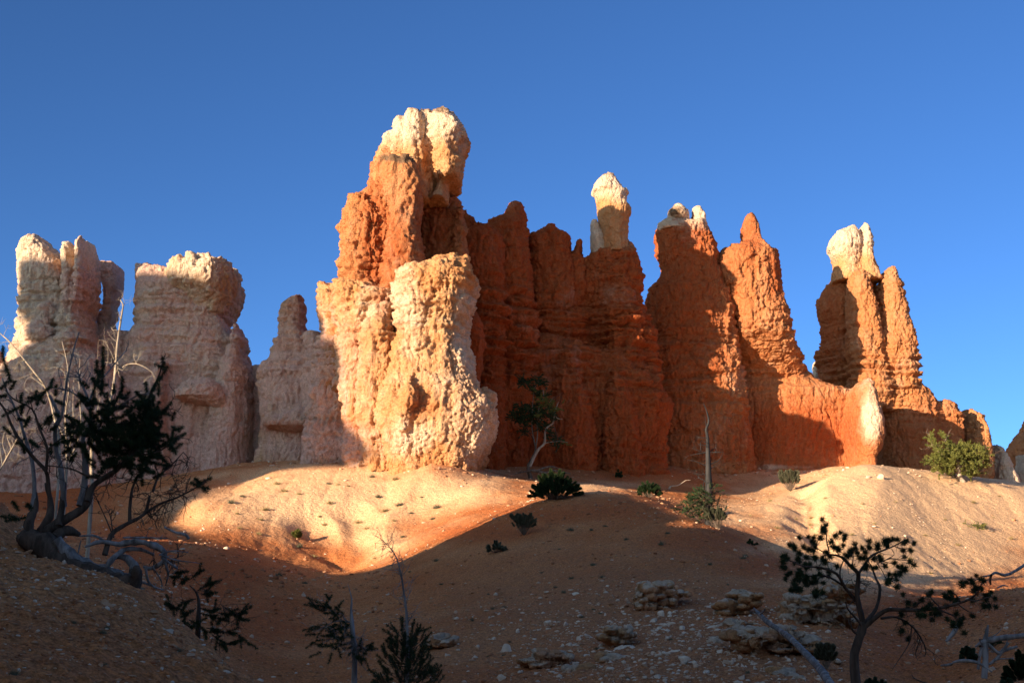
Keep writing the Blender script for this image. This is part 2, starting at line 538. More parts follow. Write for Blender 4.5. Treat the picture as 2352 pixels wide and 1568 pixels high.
def blob(px, py, Y, rx, ry, rz, n=2.4):
    """A rounded lump (radii in metres) as ring rows."""
    c = at(px, py, Y)
    th = np.linspace(0, 2 * math.pi, 20, endpoint=False)
    V = []
    for k in range(1, 10):
        f = math.pi * k / 10
        V.append(np.stack([c[0] + rx * math.sin(f) * np.cos(th), c[1] + ry * math.sin(f) * np.sin(th), np.full(20, c[2] + rz * math.cos(f))], -1))
    nr = len(V)
    V = np.vstack(V + [[[c[0], c[1], c[2] + rz]], [[c[0], c[1], c[2] - rz]]])
    I = np.arange(nr * 20).reshape(nr, 20); J = np.roll(I, -1, axis=1)
    F = np.stack([I[:-1], I[1:], J[1:], J[:-1]], -1).reshape(-1, 4)
    t0 = np.stack([I[0], J[0], np.full(20, nr * 20)], -1)
    t1 = np.stack([J[-1], I[-1], np.full(20, nr * 20 + 1)], -1)
    return V, F, np.vstack([t0, t1])

def crack(v, w):
    return np.exp(-(v / w) ** 2)

def cells(p, seed):
    """Cellular blocks: a random value per cell and the distance to the nearest cell border."""
    b = np.floor(p - 0.5).astype(np.int64)
    n = len(p)
    f1 = np.full(n, 9.0, np.float32); f2 = np.full(n, 9.0, np.float32); v = np.zeros(n, np.float32)
    for dx in (0, 1):
        for dy in (0, 1):
            for dz in (0, 1):
                c0, c1, c2 = b[:, 0] + dx, b[:, 1] + dy, b[:, 2] + dz
                h = _hash(c0, c1, c2, seed)
                ox = (h & np.uint32(1023)).astype(np.float32) / 1023
                oy = ((h >> np.uint32(10)) & np.uint32(1023)).astype(np.float32) / 1023
                oz = ((h >> np.uint32(20)) & np.uint32(1023)).astype(np.float32) / 1023
                d = np.sqrt((c0 + .2 + .6 * ox - p[:, 0]) ** 2 + (c1 + .2 + .6 * oy - p[:, 1]) ** 2 + (c2 + .2 + .6 * oz - p[:, 2]) ** 2).astype(np.float32)
                near = d < f1
                f2 = np.where(near, f1, np.minimum(f2, d))
                v = np.where(near, ((h >> np.uint32(7)) & np.uint32(4095)).astype(np.float32) / 4095, v)
                f1 = np.minimum(f1, d)
    return v - 0.5, f2 - f1

def rock_shape(P, N, amp=1.0, flute=1.0, strata=1.0, rubble=None, seed=0, rough=1.0, kz=1.0):
    """Weathering: flutes, bedding ledges, cracks, lumps and pits, as a displacement along the normals."""
    P0 = P + seed * 13.7
    x, y, z = P0[:, 0], P0[:, 1], P0[:, 2]
    warp = np.stack([noise3(P0 * 0.35, 21), noise3(P0 * 0.35, 22), noise3(P0 * 0.35, 23)], -1)
    Q = P0 + warp * 0.9
    d = 0.40 * noise3(P0 * 0.16, 1) + 0.30 * noise3(Q * 0.38, 2)
    side = np.clip(1 - np.abs(N[:, 2]) * 1.1, 0, 1)
    fl = noise3(np.stack([Q[:, 0] * 0.62, Q[:, 1] * 0.62, Q[:, 2] * 0.085], -1), 3)
    fl2 = noise3(np.stack([Q[:, 0] * 1.5, Q[:, 1] * 1.5, Q[:, 2] * 0.20], -1), 4)
    fl3 = noise3(np.stack([Q[:, 0] * 3.3, Q[:, 1] * 3.3, Q[:, 2] * 0.55], -1), 44)
    d += flute * side * (0.62 * (0.32 - np.abs(fl)) * 1.3 + 0.42 * (0.30 - np.abs(fl2)) + 0.24 * (0.3 - np.abs(fl3)))
    zz = z + 0.9 * noise3(np.stack([x * 0.10, y * 0.10, z * 0], -1), 31)
    bed = noise3(np.stack([x * 0.12, y * 0.12, zz * 1.15], -1), 5)
    z_m = (zz - seed * 13.7) / kz
    zone = np.maximum(sstep(14.5, 17.0, z_m) * (1 - sstep(22.5, 25.0, z_m)), 0.45 * sstep(-0.1, 0.35, noise3(np.stack([x * 0.05, y * 0.05, zz * 0.16], -1), 33)))
    d += strata * side * 0.42 * np.tanh(bed * 4.0) * zone
    jn = noise3(np.stack([x * 0.16, y * 0.16, zz * 0.8], -1), 7)
    d -= strata * side * (0.2 + zone) * 0.42 * crack(jn, 0.035)
    d -= 0.40 * side * crack(noise3(np.stack([Q[:, 0] * 0.6, Q[:, 1] * 0.6, Q[:, 2] * 0.14], -1), 8), 0.03)
    ru = 1.0 if rubble is None else rubble
    w2 = np.stack([noise3(P0 * 1.7, 41), noise3(P0 * 1.7, 42), noise3(P0 * 1.7, 43)], -1)
    Q2 = P0 + warp * 0.5 + w2 * 0.22
    b1 = 0.30 - np.abs(noise3(Q2 * np.array([1.5, 1.5, 0.6]), 10))
    b2 = 0.28 - np.abs(noise3(Q2 * np.array([3.6, 3.6, 1.7]), 12))
    b3 = 0.28 - np.abs(noise3(Q2 * np.array([8.0, 8.0, 5.0]), 13))
    d += rough * ru * (0.22 * b1 + 0.22 * b2 + 0.16 * b3 + 0.07 * noise3(Q2 * 13.0, 15))
    # broken blocks: flat faces set back from one another along sharp joints
    Qb = P0 + w2 * 0.12 + warp * 0.35
    v0, e0 = cells(Qb * np.array([0.42, 0.42, 0.26]), 60)
    v1, e1 = cells(Qb * np.array([1.05, 1.05, 0.66]), 61)
    v2, e2 = cells(Qb * np.array([2.6, 2.6, 2.1]), 62)
    d += rough * (0.62 * v0 - 0.30 * np.exp(-e0 / 0.035) + 0.44 * v1 - 0.20 * np.exp(-e1 / 0.05) + 0.26 * v2 - 0.12 * np.exp(-e2 / 0.08))
    # thin beds: sharp little ledges
    tb = zz * 1.5 + 0.5 * noise3(np.stack([x * .3, y * .3, zz * .3], -1), 63)
    fr = tb - np.floor(tb)
    hb = _hash(np.floor(tb).astype(np.int64), np.zeros(len(tb), np.int64), np.zeros(len(tb), np.int64), 64)
    hb = (hb & np.uint32(255)).astype(np.float32) / 255 - .5
    d += strata * side * (0.12 + 0.88 * zone) * (0.42 * hb - 0.30 * np.exp(-fr / 0.10))
    # ragged tops
    top = sstep(0.25, 0.7, N[:, 2])
    vt, et = cells(np.stack([x * 0.8, y * 0.8, z * 0.3], -1), 66)
    d += top * rough * (0.95 * vt + 0.5 * noise3(P0 * 0.9, 67))
    pit = noise3(Q * np.array([1.5, 1.5, 0.8]), 14)
    d -= 0.30 * np.clip(pit - 0.38, 0, 1) * 3.2
    return (d - d.mean() + 0.03) * amp

# slender tops where the weathering is kept fine, in picture pixels
THIN = [(1724, 510, 30, 40, .6), (1185, 475, 25, 25, .45), (1330, 560, 16, 40, .5), (1790, 600, 20, 40, .3), (1365, 530, 14, 40, .4), (1400, 420, 40, 30, .3), (1985, 515, 20, 20, .3), (690, 690, 40, 30, .4), (205, 560, 30, 30, .35), (1040, 425, 30, 20, .4), (285, 680, 30, 90, .6), (712, 720, 25, 50, .6), (1550, 485, 40, 25, .3)]
ROCK_STATS = []
def rock(name, parts, vox, mat=None, amp=1.0, flute=1.0, strata=1.0, paint=None, parent=None, seed=0, extra=None, rough=1.0, k=1.0):
    """One continuous rock: union of ring towers, weathered, with colour attributes from paint(P, px, py)."""
    Vs, Qs, Ts, off = [], [], [], 0
    for V, F, T in parts:
        Vs.append(V); Qs.append(F + off); Ts.append(T + off); off += len(V)
    V = np.vstack(Vs)
    tmp = new_mesh("tmp", V, [np.vstack(Qs), np.vstack(Ts)], None)
    md = tmp.modifiers.new("r", 'REMESH')
    md.mode = 'VOXEL'; md.voxel_size = vox; md.adaptivity = 0.0
    dg = bpy.context.evaluated_depsgraph_get()
    me = bpy.data.meshes.new_from_object(tmp.evaluated_get(dg))
    old = tmp.data
    bpy.data.objects.remove(tmp); bpy.data.meshes.remove(old)
    nv = len(me.vertices)
    co = np.empty(nv * 3, np.float32); me.vertices.foreach_get("co", co); co = co.reshape(-1, 3).astype(np.float64)
    # relax the voxel steps
    ne = len(me.edges)
    ed = np.empty(ne * 2, np.int32); me.edges.foreach_get("vertices", ed); ed = ed.reshape(-1, 2)
    cnt = np.bincount(ed.ravel(), minlength=nv)[:, None]
    for _ in range(2):
        s = np.zeros_like(co)
        for k in range(3):
            s[:, k] = np.bincount(ed[:, 0], co[ed[:, 1], k], nv) + np.bincount(ed[:, 1], co[ed[:, 0], k], nv)
        co = 0.45 * co + 0.55 * s / np.maximum(cnt, 1)
    me.vertices.foreach_set("co", co.astype(np.float32).ravel()); me.update()
    N = np.empty(nv * 3, np.float32); me.vertices.foreach_get("normal", N); N = N.reshape(-1, 3).astype(np.float64)
    px, py = to_px(co)
    ru = extra(px, py) if extra else None
    thin = 1.0 - patches(px, py, THIN)
    d = rock_shape(co * k, N, amp, flute, strata, ru, seed, rough, k) / k
    # push mostly sideways so that tops stay at their height
    Nn = N * np.array([1, 1, 0.7])
    co2 = co + Nn * (d * thin)[:, None]
    me.vertices.foreach_set("co", co2.astype(np.float32).ravel()); me.update()
    A = {"pale": np.zeros(nv), "red": np.zeros(nv), "pink": np.zeros(nv), "stain": np.zeros(nv)}
    if paint:
        A.update({k: np.broadcast_to(np.asarray(v, float), (nv,)) for k, v in paint(co2, px, py, N).items()})
    for k, a in A.items():
        at_ = me.attributes.new(k, 'FLOAT', 'POINT')
        at_.data.foreach_set("value", np.ascontiguousarray(a, dtype=np.float32))
    me.polygons.foreach_set("use_smooth", np.ones(len(me.polygons), bool))
    me.materials.clear(); me.materials.append(mat or M_ROCK)
    me.name = name
    o = bpy.data.objects.new(name, me)
    COL.objects.link(o)
    if parent: 
        o.parent = parent
        shift(o, parent.location)
    ROCK_STATS.append((name, nv))
    return o

def G(px, py, lst):
    return patches(px, py, lst)

T = ring_tower
VOX = 0.085

# --- left fin: two battlements on one base -------------------------------------------------
def p_left(P, px, py, N):
    pale = 0.24 + G(px, py, [(60, 620, 70, 120, .5), (120, 570, 120, 40, .6), (110, 780, 70, 70, .55), (430, 720, 160, 90, .18), (480, 610, 90, 30, .35)])
    red = G(px, py, [(205, 660, 30, 60, .7), (265, 650, 40, 60, .5), (450, 900, 80, 24, .95), (470, 640, 80, 25, .25), (260, 880, 25, 80, .5), (100, 1060, 200, 30, .6), (520, 1040, 60, 30, .6), (570, 900, 30, 60, .3)])
    pink = 0.9 + G(px, py, [(450, 1000, 120, 60, .4), (250, 950, 200, 100, .25)])
    stain = G(px, py, [(430, 885, 50, 10, .5), (470, 600, 80, 8, .3), (150, 690, 30, 20, .2)])
    return dict(pale=pale, red=red, pink=pink, stain=stain)

def build_left():
    base = at(250, 1120, 93)
    t = thing("rock_fin", "broad pale rock fin with two battlements and a narrow slot of sky, leftmost formation", "rock formation", base)
    a = [T([(537, 66, 100), (545, 52, 115), (555, 46, 128), (575, 40, 150), (620, 37, 178), (655, 40, 188), (680, 48, 195), (730, 44, 222), (766, 37, 245), (790, 20, 262), (850, -5, 300), (950, -25, 330), (1160, -60, 360)], 92.5, 4.2, n=3.2),
         T([(558, 156, 170), (566, 150, 185), (600, 148, 200), (640, 145, 215), (760, 130, 230), (800, 120, 250)], 91.5, 3.0),
         T([(543, 190, 210), (553, 182, 220), (572, 178, 226), (590, 182, 222), (640, 178, 228), (680, 172, 222), (715, 165, 212), (780, 150, 240)], 90.8, 2.6),
         T([(600, 215, 286), (620, 225, 288), (660, 240, 284), (700, 236, 270), (745, 225, 266), (800, 200, 285), (900, 180, 300)], 96.0, 2.2),
         T([(760, 60, 150), (790, 40, 230), (830, 20, 290), (900, -10, 330), (1000, -30, 380), (1150, -60, 400)], 90.5, 4.0),
         T([(758, 225, 320), (770, 215, 330), (810, 180, 340), (900, 150, 360)], 94.5, 2.6),
         T([(700, -60, -20), (760, -90, 0), (850, -140, 20), (1160, -200, 60)], 95, 4),
         blob(105, 725, 89.6, 1.0, 1.3, 1.1), blob(90, 765, 88.6, .9, 1.0, 1.3), blob(155, 790, 88.2, .7, .9, 1.3)]
    b = [T([(604, 312, 360), (616, 309, 420), (632, 309, 500), (650, 308, 546), (690, 306, 541), (722, 305, 532), (745, 302, 545), (775, 288, 568), (820, 270, 579), (855, 250, 589), (900, 240, 596), (1000, 200, 600), (1160, 180, 602)], 94, 4.6, n=3.6),
         T([(740, 540, 552), (775, 530, 571), (855, 500, 588), (930, 480, 596), (1060, 460, 598), (1150, 440, 600)], 92, 4.0),
         T([(868, 455, 490), (878, 420, 515), (892, 400, 528), (908, 398, 530), (922, 470, 528), (932, 490, 520)], 89.1, 2.0, n=3.4),
         T([(830, 360, 400), (870, 345, 400), (930, 330, 400), (1150, 310, 420)], 90.3, 2.6)]
    rock("battlement", a, VOX, paint=p_left, parent=t, seed=1, amp=.85, flute=.8, rough=.65)
    b.append(T([(838, 575, 615), (860, 560, 640), (900, 540, 670), (1000, 520, 690), (1100, 500, 720)], 94.0, 2.6))
    rock("battlement", b, VOX, paint=p_left, parent=t, seed=2, amp=.8, flute=.6, rough=.6)
    cap = [T([(588, 425, 545), (594, 400, 556), (605, 386, 559), (625, 380, 560), (645, 384, 560), (662, 410, 558), (690, 440, 546), (715, 460, 536)], 94.0, 4.5, n=3.6)]
    rock("cap_rock", cap, 0.11, parent=t, seed=3, amp=.9, flute=.3, strata=.4,
         paint=lambda P, px, py, N: dict(pale=.5, red=0.15, pink=.0, stain=.15))
    return t

# --- castle ---------------------------------------------------------------------------------
def build_castle():
    base = at(930, 1060, 84)
    t = thing("castle_rock", "tallest rock castle with overhanging cream cap and sunlit pale front buttress", "rock formation", base)
    def p_cap(P, px, py, N):
        return dict(pale=0.85 - .85 * sstep(270, 390, py), red=.25 * sstep(340, 420, py), stain=G(px, py, [(1010, 252, 80, 8, .8), (1072, 290, 8, 40, .8), (990, 300, 8, 30, .3)]))
    cap = [T([(252, 932, 978), (262, 928, 982), (300, 925, 984), (350, 925, 988), (400, 922, 990), (450, 920, 990)], 83.6, 2.6),
           T([(252, 1004, 1050), (258, 992, 1058), (270, 987, 1066), (285, 986, 1072), (300, 985, 1075), (318, 986, 1069), (335, 988, 1063), (370, 992, 1062), (402, 1000, 1061), (408, 1004, 1050), (418, 1006, 1030), (438, 1000, 1026), (452, 985, 1030)], 83.8, 3.0),
           T([(258, 945, 1040), (320, 940, 1040), (390, 940, 1025), (410, 940, 1010), (450, 935, 1005)], 84.4, 2.5),
           T([(269, 912, 935), (282, 905, 945), (300, 903, 945), (345, 898, 945), (420, 890, 950)], 83.8, 2.2),
           T([(300, 884, 920), (318, 879, 925), (345, 873, 935), (370, 866, 940), (430, 850, 940)], 84.2, 2.4),
           T([(346, 866, 920), (370, 856, 930), (400, 852, 930), (440, 845, 935)], 84.2, 2.6)]
    rock("cap_rock", cap, 0.11, parent=t, seed=4, amp=.75, paint=p_cap, flute=1.2)
    def p_tower(P, px, py, N):
        return dict(red=.42 + G(px, py, [(960, 720, 30, 60, .4), (900, 580, 40, 100, .25), (1010, 520, 50, 90, .35), (860, 560, 25, 120, .3)]), pale=G(px, py, [(790, 600, 40, 140, .15)]), stain=G(px, py, [(920, 364, 50, 10, 1.0)]))
    tower = [T([(346, 872, 925), (370, 858, 930), (400, 854, 930), (420, 844, 940), (438, 824, 945), (447, 800, 950), (488, 790, 960), (511, 778, 965), (552, 777, 970), (600, 779, 975), (640, 777, 980), (680, 765, 1000), (760, 745, 1000), (900, 740, 1000)], 83.2, 3.2),
             T([(448, 802, 870), (490, 792, 900), (560, 780, 905), (640, 780, 905), (700, 775, 905), (760, 765, 900)], 82.5, 2.7),
             T([(444, 975, 1045), (450, 962, 1060), (494, 958, 1062), (552, 958, 1066), (600, 958, 1070), (720, 950, 1070), (1060, 950, 1070)], 86.3, 2.2),
             T([(470, 1052, 1063), (520, 1048, 1065), (600, 1035, 1069), (680, 1030, 1070)], 84.6, 1.2)]
    rock("tower", tower, VOX, parent=t, seed=5, paint=p_tower, flute=1.3, amp=.95)
    pillar = [T([(357, 900, 950), (366, 884, 960), (378, 880, 964), (400, 874, 968), (440, 884, 968), (500, 890, 965), (560, 880, 970), (600, 874, 972), (650, 868, 966), (720, 860, 966)], 80.8, 2.0)]
    rock("pillar", pillar, 0.11, parent=t, seed=6, paint=p_tower, amp=.75, flute=1.2)
    def p_but(P, px, py, N):
        return dict(pale=.12 + G(px, py, [(935, 680, 36, 70, .6), (1070, 780, 26, 120, .6), (1085, 960, 50, 90, .55), (930, 1010, 60, 40, .45), (840, 700, 30, 60, .3), (1030, 900, 60, 40, .3)]) - G(px, py, [(1040, 620, 60, 40, .25)]),
                    red=G(px, py, [(880, 690, 20, 40, .6), (960, 930, 30, 30, .5), (700, 980, 120, 18, .8), (1090, 1050, 40, 30, .3), (640, 690, 60, 25, .35)]),
                    pink=G(px, py, [(680, 860, 120, 160, .85), (720, 1020, 140, 50, .9), (1000, 1000, 40, 40, .2)]), stain=G(px, py, [(700, 960, 100, 8, .55), (1110, 900, 30, 8, .5), (930, 890, 20, 10, .4)]))
    but = [T([(587, 1020, 1066), (597, 980, 1080), (612, 915, 1086), (625, 903, 1089), (650, 898, 1091), (676, 897, 1085), (705, 898, 1078), (735, 900, 1070), (761, 900, 1070), (796, 890, 1083), (852, 868, 1087), (881, 860, 1100), (900, 866, 1112), (922, 865, 1128), (937, 860, 1142), (969, 862, 1138), (1013, 868, 1124), (1050, 880, 1104), (1075, 888, 1090), (1130, 880, 1096)], 79.9, 4.5, n=3.6),
           T([(893, 1085, 1128), (900, 1075, 1137), (912, 1070, 1138), (925, 1075, 1132)], 79.6, 1.8),
           T([(862, 938, 955), (885, 925, 968), (915, 912, 968), (950, 905, 960), (990, 915, 948)], 76.3, 1.9),
           T([(980, 890, 1000), (1030, 880, 1040), (1062, 872, 1060), (1075, 872, 1060)], 78.6, 2.4),
           T([(800, 1000, 1075), (860, 990, 1088), (930, 985, 1120), (1000, 990, 1120), (1060, 1000, 1090), (1110, 1010, 1085)], 77.8, 2.2)]
    rock("buttress", but, VOX * .9, parent=t, seed=7, paint=p_but, amp=.9, flute=.6, strata=1.0, rough=.9)
    sh = [T([(656, 736, 757), (664, 730, 800), (685, 726, 890), (720, 728, 910), (726, 735, 915), (752, 734, 930), (800, 722, 940), (900, 705, 950), (1085, 690, 960)], 84.4, 3.6, n=3.2),
          T([(640, 770, 850), (670, 760, 930), (740, 770, 930), (900, 780, 930), (1085, 790, 930)], 81.6, 3.4, n=3.4),
          T([(700, 850, 910), (760, 830, 920), (900, 820, 930), (1000, 830, 930), (1085, 845, 930)], 79.6, 3.2, n=3.4)]
    rock("shoulder_wall", sh, VOX, parent=t, seed=8, paint=p_but, amp=.85, flute=.9)
    sp = [T([(673, 688, 700), (683, 660, 703), (700, 645, 705), (720, 638, 707), (735, 638, 708), (752, 634, 710), (775, 629, 725), (810, 620, 745), (830, 596, 760), (850, 583, 780), (900, 590, 800), (950, 592, 830), (1090, 580, 880)], 90.0, 3.2),
          T([(936, 670, 760), (946, 640, 800), (956, 605, 840), (966, 595, 872), (976, 600, 860), (985, 650, 800)], 87.0, 2.2),
          T([(760, 700, 740), (860, 690, 800), (1000, 690, 870), (1090, 690, 890)], 88.0, 3)]
    rock("spire_wall", sp, VOX, parent=t, seed=9, paint=p_but, amp=.8, flute=.8, rough=.6)
    fl = [T([(712, 1074, 1090), (740, 1066, 1106), (780, 1066, 1115), (830, 1070, 1108), (870, 1080, 1100), (900, 1080, 1096)], 85.5, 1.6)]
    rock("flake", fl, 0.11, parent=t, seed=10, paint=lambda P, px, py, N: dict(red=.9), amp=.5)
    return t

# --- shaded red wall --------------------------------------------------------------------------
def p_wall(P, px, py, N):
    return dict(red=.85 + G(px, py, [(1250, 900, 150, 100, .15)]), pink=G(px, py, [(1290, 900, 60, 100, .28), (1250, 830, 40, 30, .2)]), pale=G(px, py, [(1180, 470, 20, 16, .3), (1300, 690, 200, 50, .12)]), stain=G(px, py, [(1300, 790, 120, 14, .4), (1480, 840, 60, 14, .3)]))

def build_wall():
    base = at(1300, 1070, 92)
    t = thing("rock_wall", "dark red shaded rock wall with ragged crest behind the pine", "rock formation", base)
    w = [T([(464, 1173, 1193), (475, 1165, 1201), (490, 1159, 1206), (500, 1136, 1207), (508, 1120, 1208), (530, 1110, 1210), (600, 1100, 1215), (700, 1090, 1222), (760, 1080, 1230), (1085, 1080, 1230)], 94.0, 2.6),
         T([(484, 1055, 1070), (500, 1055, 1084), (508, 1055, 1094), (512, 1055, 1130), (530, 1050, 1150), (700, 1050, 1160), (1085, 1050, 1160)], 91.0, 2.4),
         T([(518, 1260, 1270), (527, 1246, 1277), (534, 1214, 1305), (550, 1211, 1309), (600, 1210, 1318), (700, 1206, 1340), (780, 1200, 1355), (1085, 1200, 1360)], 97.2, 2.6),
         T([(549, 1326, 1332), (560, 1320, 1335), (600, 1308, 1342), (700, 1303, 1350), (800, 1300, 1360), (1000, 1300, 1360)], 97.4, 1.8)]
    w += [T([(552, 1080, 1215), (575, 1070, 1335), (600, 1065, 1345), (1085, 1065, 1370)], 98.2, 2.2), T([(588, 1325, 1400), (640, 1320, 1420), (1085, 1320, 1420)], 98.0, 1.8)]
    rock("ragged_crest", w, VOX, parent=t, seed=11, paint=p_wall, amp=.8, flute=1.3, strata=2.2)
    ap = [T([(738, 1110, 1165), (760, 1085, 1255), (785, 1075, 1340), (800, 1070, 1395), (830, 1070, 1400), (900, 1070, 1410), (1090, 1070, 1420)], 95.4, 2.8),
          T([(800, 1370, 1405), (820, 1350, 1450), (840, 1340, 1482), (862, 1335, 1512), (885, 1335, 1532), (915, 1335, 1546), (950, 1335, 1541), (1000, 1330, 1532), (1060, 1330, 1528), (1100, 1320, 1540)], 96.0, 3.0),
          T([(870, 1210, 1230), (920, 1190, 1290), (1000, 1180, 1330), (1100, 1170, 1380)], 94.2, 2.2), T([(800, 1120, 1150), (880, 1105, 1180), (1100, 1100, 1200)], 92.8, 1.6), T([(850, 1400, 1430), (930, 1390, 1460), (1100, 1385, 1480)], 93.4, 1.6), T([(790, 1290, 1310), (860, 1275, 1340), (960, 1270, 1360), (1100, 1260, 1370)], 93.2, 1.7)]
    rock("apron", ap, VOX, parent=t, seed=12, paint=lambda P, px, py, N: {**p_wall(P, px, py, N), "red": .8 + G(px, py, [(1500, 980, 60, 80, .2), (1250, 1000, 120, 60, .2)])}, amp=.85, flute=1.3, strata=1.4, rough=.95)
    return t

def build_pillar_tower():
    base = at(1420, 1070, 95)
    t = thing("hoodoo", "dark red hoodoo carrying a slim pillar with a cream cap", "hoodoo", base)
    tw = [T([(545, 1404, 1430), (556, 1390, 1449), (568, 1366, 1462), (580, 1346, 1468), (622, 1342, 1475), (660, 1346, 1474), (700, 1350, 1486), (745, 1355, 1500), (785, 1358, 1508), (850, 1360, 1513), (1085, 1360, 1516)], 98.0, 2.8),
          T([(640, 1400, 1450), (700, 1385, 1470), (850, 1380, 1490), (1000, 1380, 1500)], 96.4, 2.0)]
    rock("tower", tw, VOX, parent=t, seed=13, paint=lambda P, px, py, N: {**p_wall(P, px, py, N), 'red': .85 - .45 * sstep(590, 550, py)}, amp=.75, flute=1.2, strata=2.2)
    def p_pil(P, px, py, N):
        return dict(pale=.9 - .8 * sstep(405, 490, py), red=.25 * sstep(440, 520, py), stain=G(px, py, [(1400, 398, 30, 6, .7)]))
    pl = [T([(396, 1386, 1404), (402, 1377, 1412), (412, 1370, 1420), (420, 1361, 1427), (431, 1360, 1438), (438, 1368, 1437), (455, 1367, 1436), (467, 1369, 1446), (502, 1372, 1443), (525, 1380, 1441), (575, 1384, 1444)], 97.0, 1.6),
          T([(430, 1428, 1441), (437, 1425, 1442), (444, 1425, 1438)], 97, .8)]
    rock("pillar", pl, 0.09, parent=t, seed=14, paint=p_pil, amp=.5, flute=1.4)
    sp = [T([(504, 1358, 1371), (514, 1355, 1380), (545, 1355, 1392), (585, 1357, 1400)], 97.4, 1.2)]
    rock("side_pillar", sp, 0.09, parent=t, seed=15, paint=lambda P, px, py, N: dict(pale=.75), amp=.4)
    return t

def p_right(P, px, py, N):
    return dict(red=.48 + G(px, py, [(1560, 700, 80, 260, .35), (1820, 1000, 140, 60, .35), (1720, 540, 25, 50, .2), (1790, 620, 20, 50, .3), (1760, 1040, 160, 20, .3)]),
                pale=G(px, py, [(1565, 500, 70, 22, .6), (2000, 950, 20, 60, .9), (1970, 890, 30, 30, .25), (1680, 900, 40, 60, .25), (1760, 830, 80, 40, .12), (1800, 1072, 60, 5, .6)]),
                stain=G(px, py, [(1560, 480, 30, 10, .6), (1800, 1045, 100, 5, .4), (1500, 530, 12, 20, .3)]))

def build_right():
    base = at(1750, 1078, 104)
    t = thing("rock_formation", "orange rock mass with twin towers joined by a broad smooth base", "rock formation", base)
    t5 = [T([(504, 1520, 1624), (511, 1503, 1627), (531, 1497, 1637), (548, 1505, 1645), (566, 1504, 1650), (607, 1519, 1655), (636, 1508, 1665), (655, 1488, 1680), (700, 1482, 1690), (800, 1482, 1700), (900, 1482, 1720), (1090, 1480, 1740)], 104.0, 3.2)]
    rock("tower", t5, VOX, parent=t, seed=16, paint=p_right, amp=.75, flute=1.2)
    cp = [T([(468, 1550, 1566), (476, 1534, 1577), (488, 1531, 1578), (496, 1540, 1574), (501, 1548, 1570)], 103.0, 1.3),
          T([(479, 1546, 1582), (500, 1540, 1586), (525, 1530, 1590)], 103.8, 1.5),
          T([(472, 1591, 1606), (480, 1588, 1612), (490, 1586, 1621), (520, 1582, 1628)], 103.8, 1.6),
          T([(499, 1525, 1545), (508, 1505, 1560), (522, 1503, 1600)], 103.8, 2.2)]
    rock("cap_rock", cp, 0.09, parent=t, seed=17, paint=lambda P, px, py, N: dict(pale=.75, stain=G(px, py, [(1550, 484, 22, 12, .9)])), amp=.42, strata=1.6)
    t6 = [T([(485, 1713, 1723), (493, 1706, 1734), (513, 1701, 1744), (542, 1703, 1748), (552, 1695, 1755), (562, 1652, 1775), (572, 1632, 1792), (595, 1618, 1796), (624, 1620, 1796), (665, 1640, 1804), (700, 1650, 1815), (747, 1660, 1823), (760, 1662, 1830, 0), (777, 1665, 1838, .8), (809, 1665, 1848, 2.2), (850, 1665, 1856, 4.0), (900, 1660, 1840, 5.0), (1090, 1650, 1800, 5.0)], 105.2, 3.4)]
    rock("spired_tower", t6, VOX, parent=t, seed=18, paint=p_right, amp=.75, flute=1.2, strata=1.6)
    sl = [T([(848, 1662, 1862), (868, 1655, 1885), (884, 1650, 1935), (892, 1650, 1990), (950, 1650, 2000), (1100, 1640, 2010)], 109.5, 4.2),
          T([(868, 1968, 1996), (880, 1948, 2010), (920, 1938, 2021), (960, 1932, 2031), (990, 1930, 2033), (1020, 1935, 2026), (1050, 1940, 2010), (1100, 1940, 2010)], 104.0, 3.6)]
    rock("base", sl, VOX, parent=t, seed=19, paint=p_right, amp=.62, flute=.5, strata=.6, rough=.6)
    return t

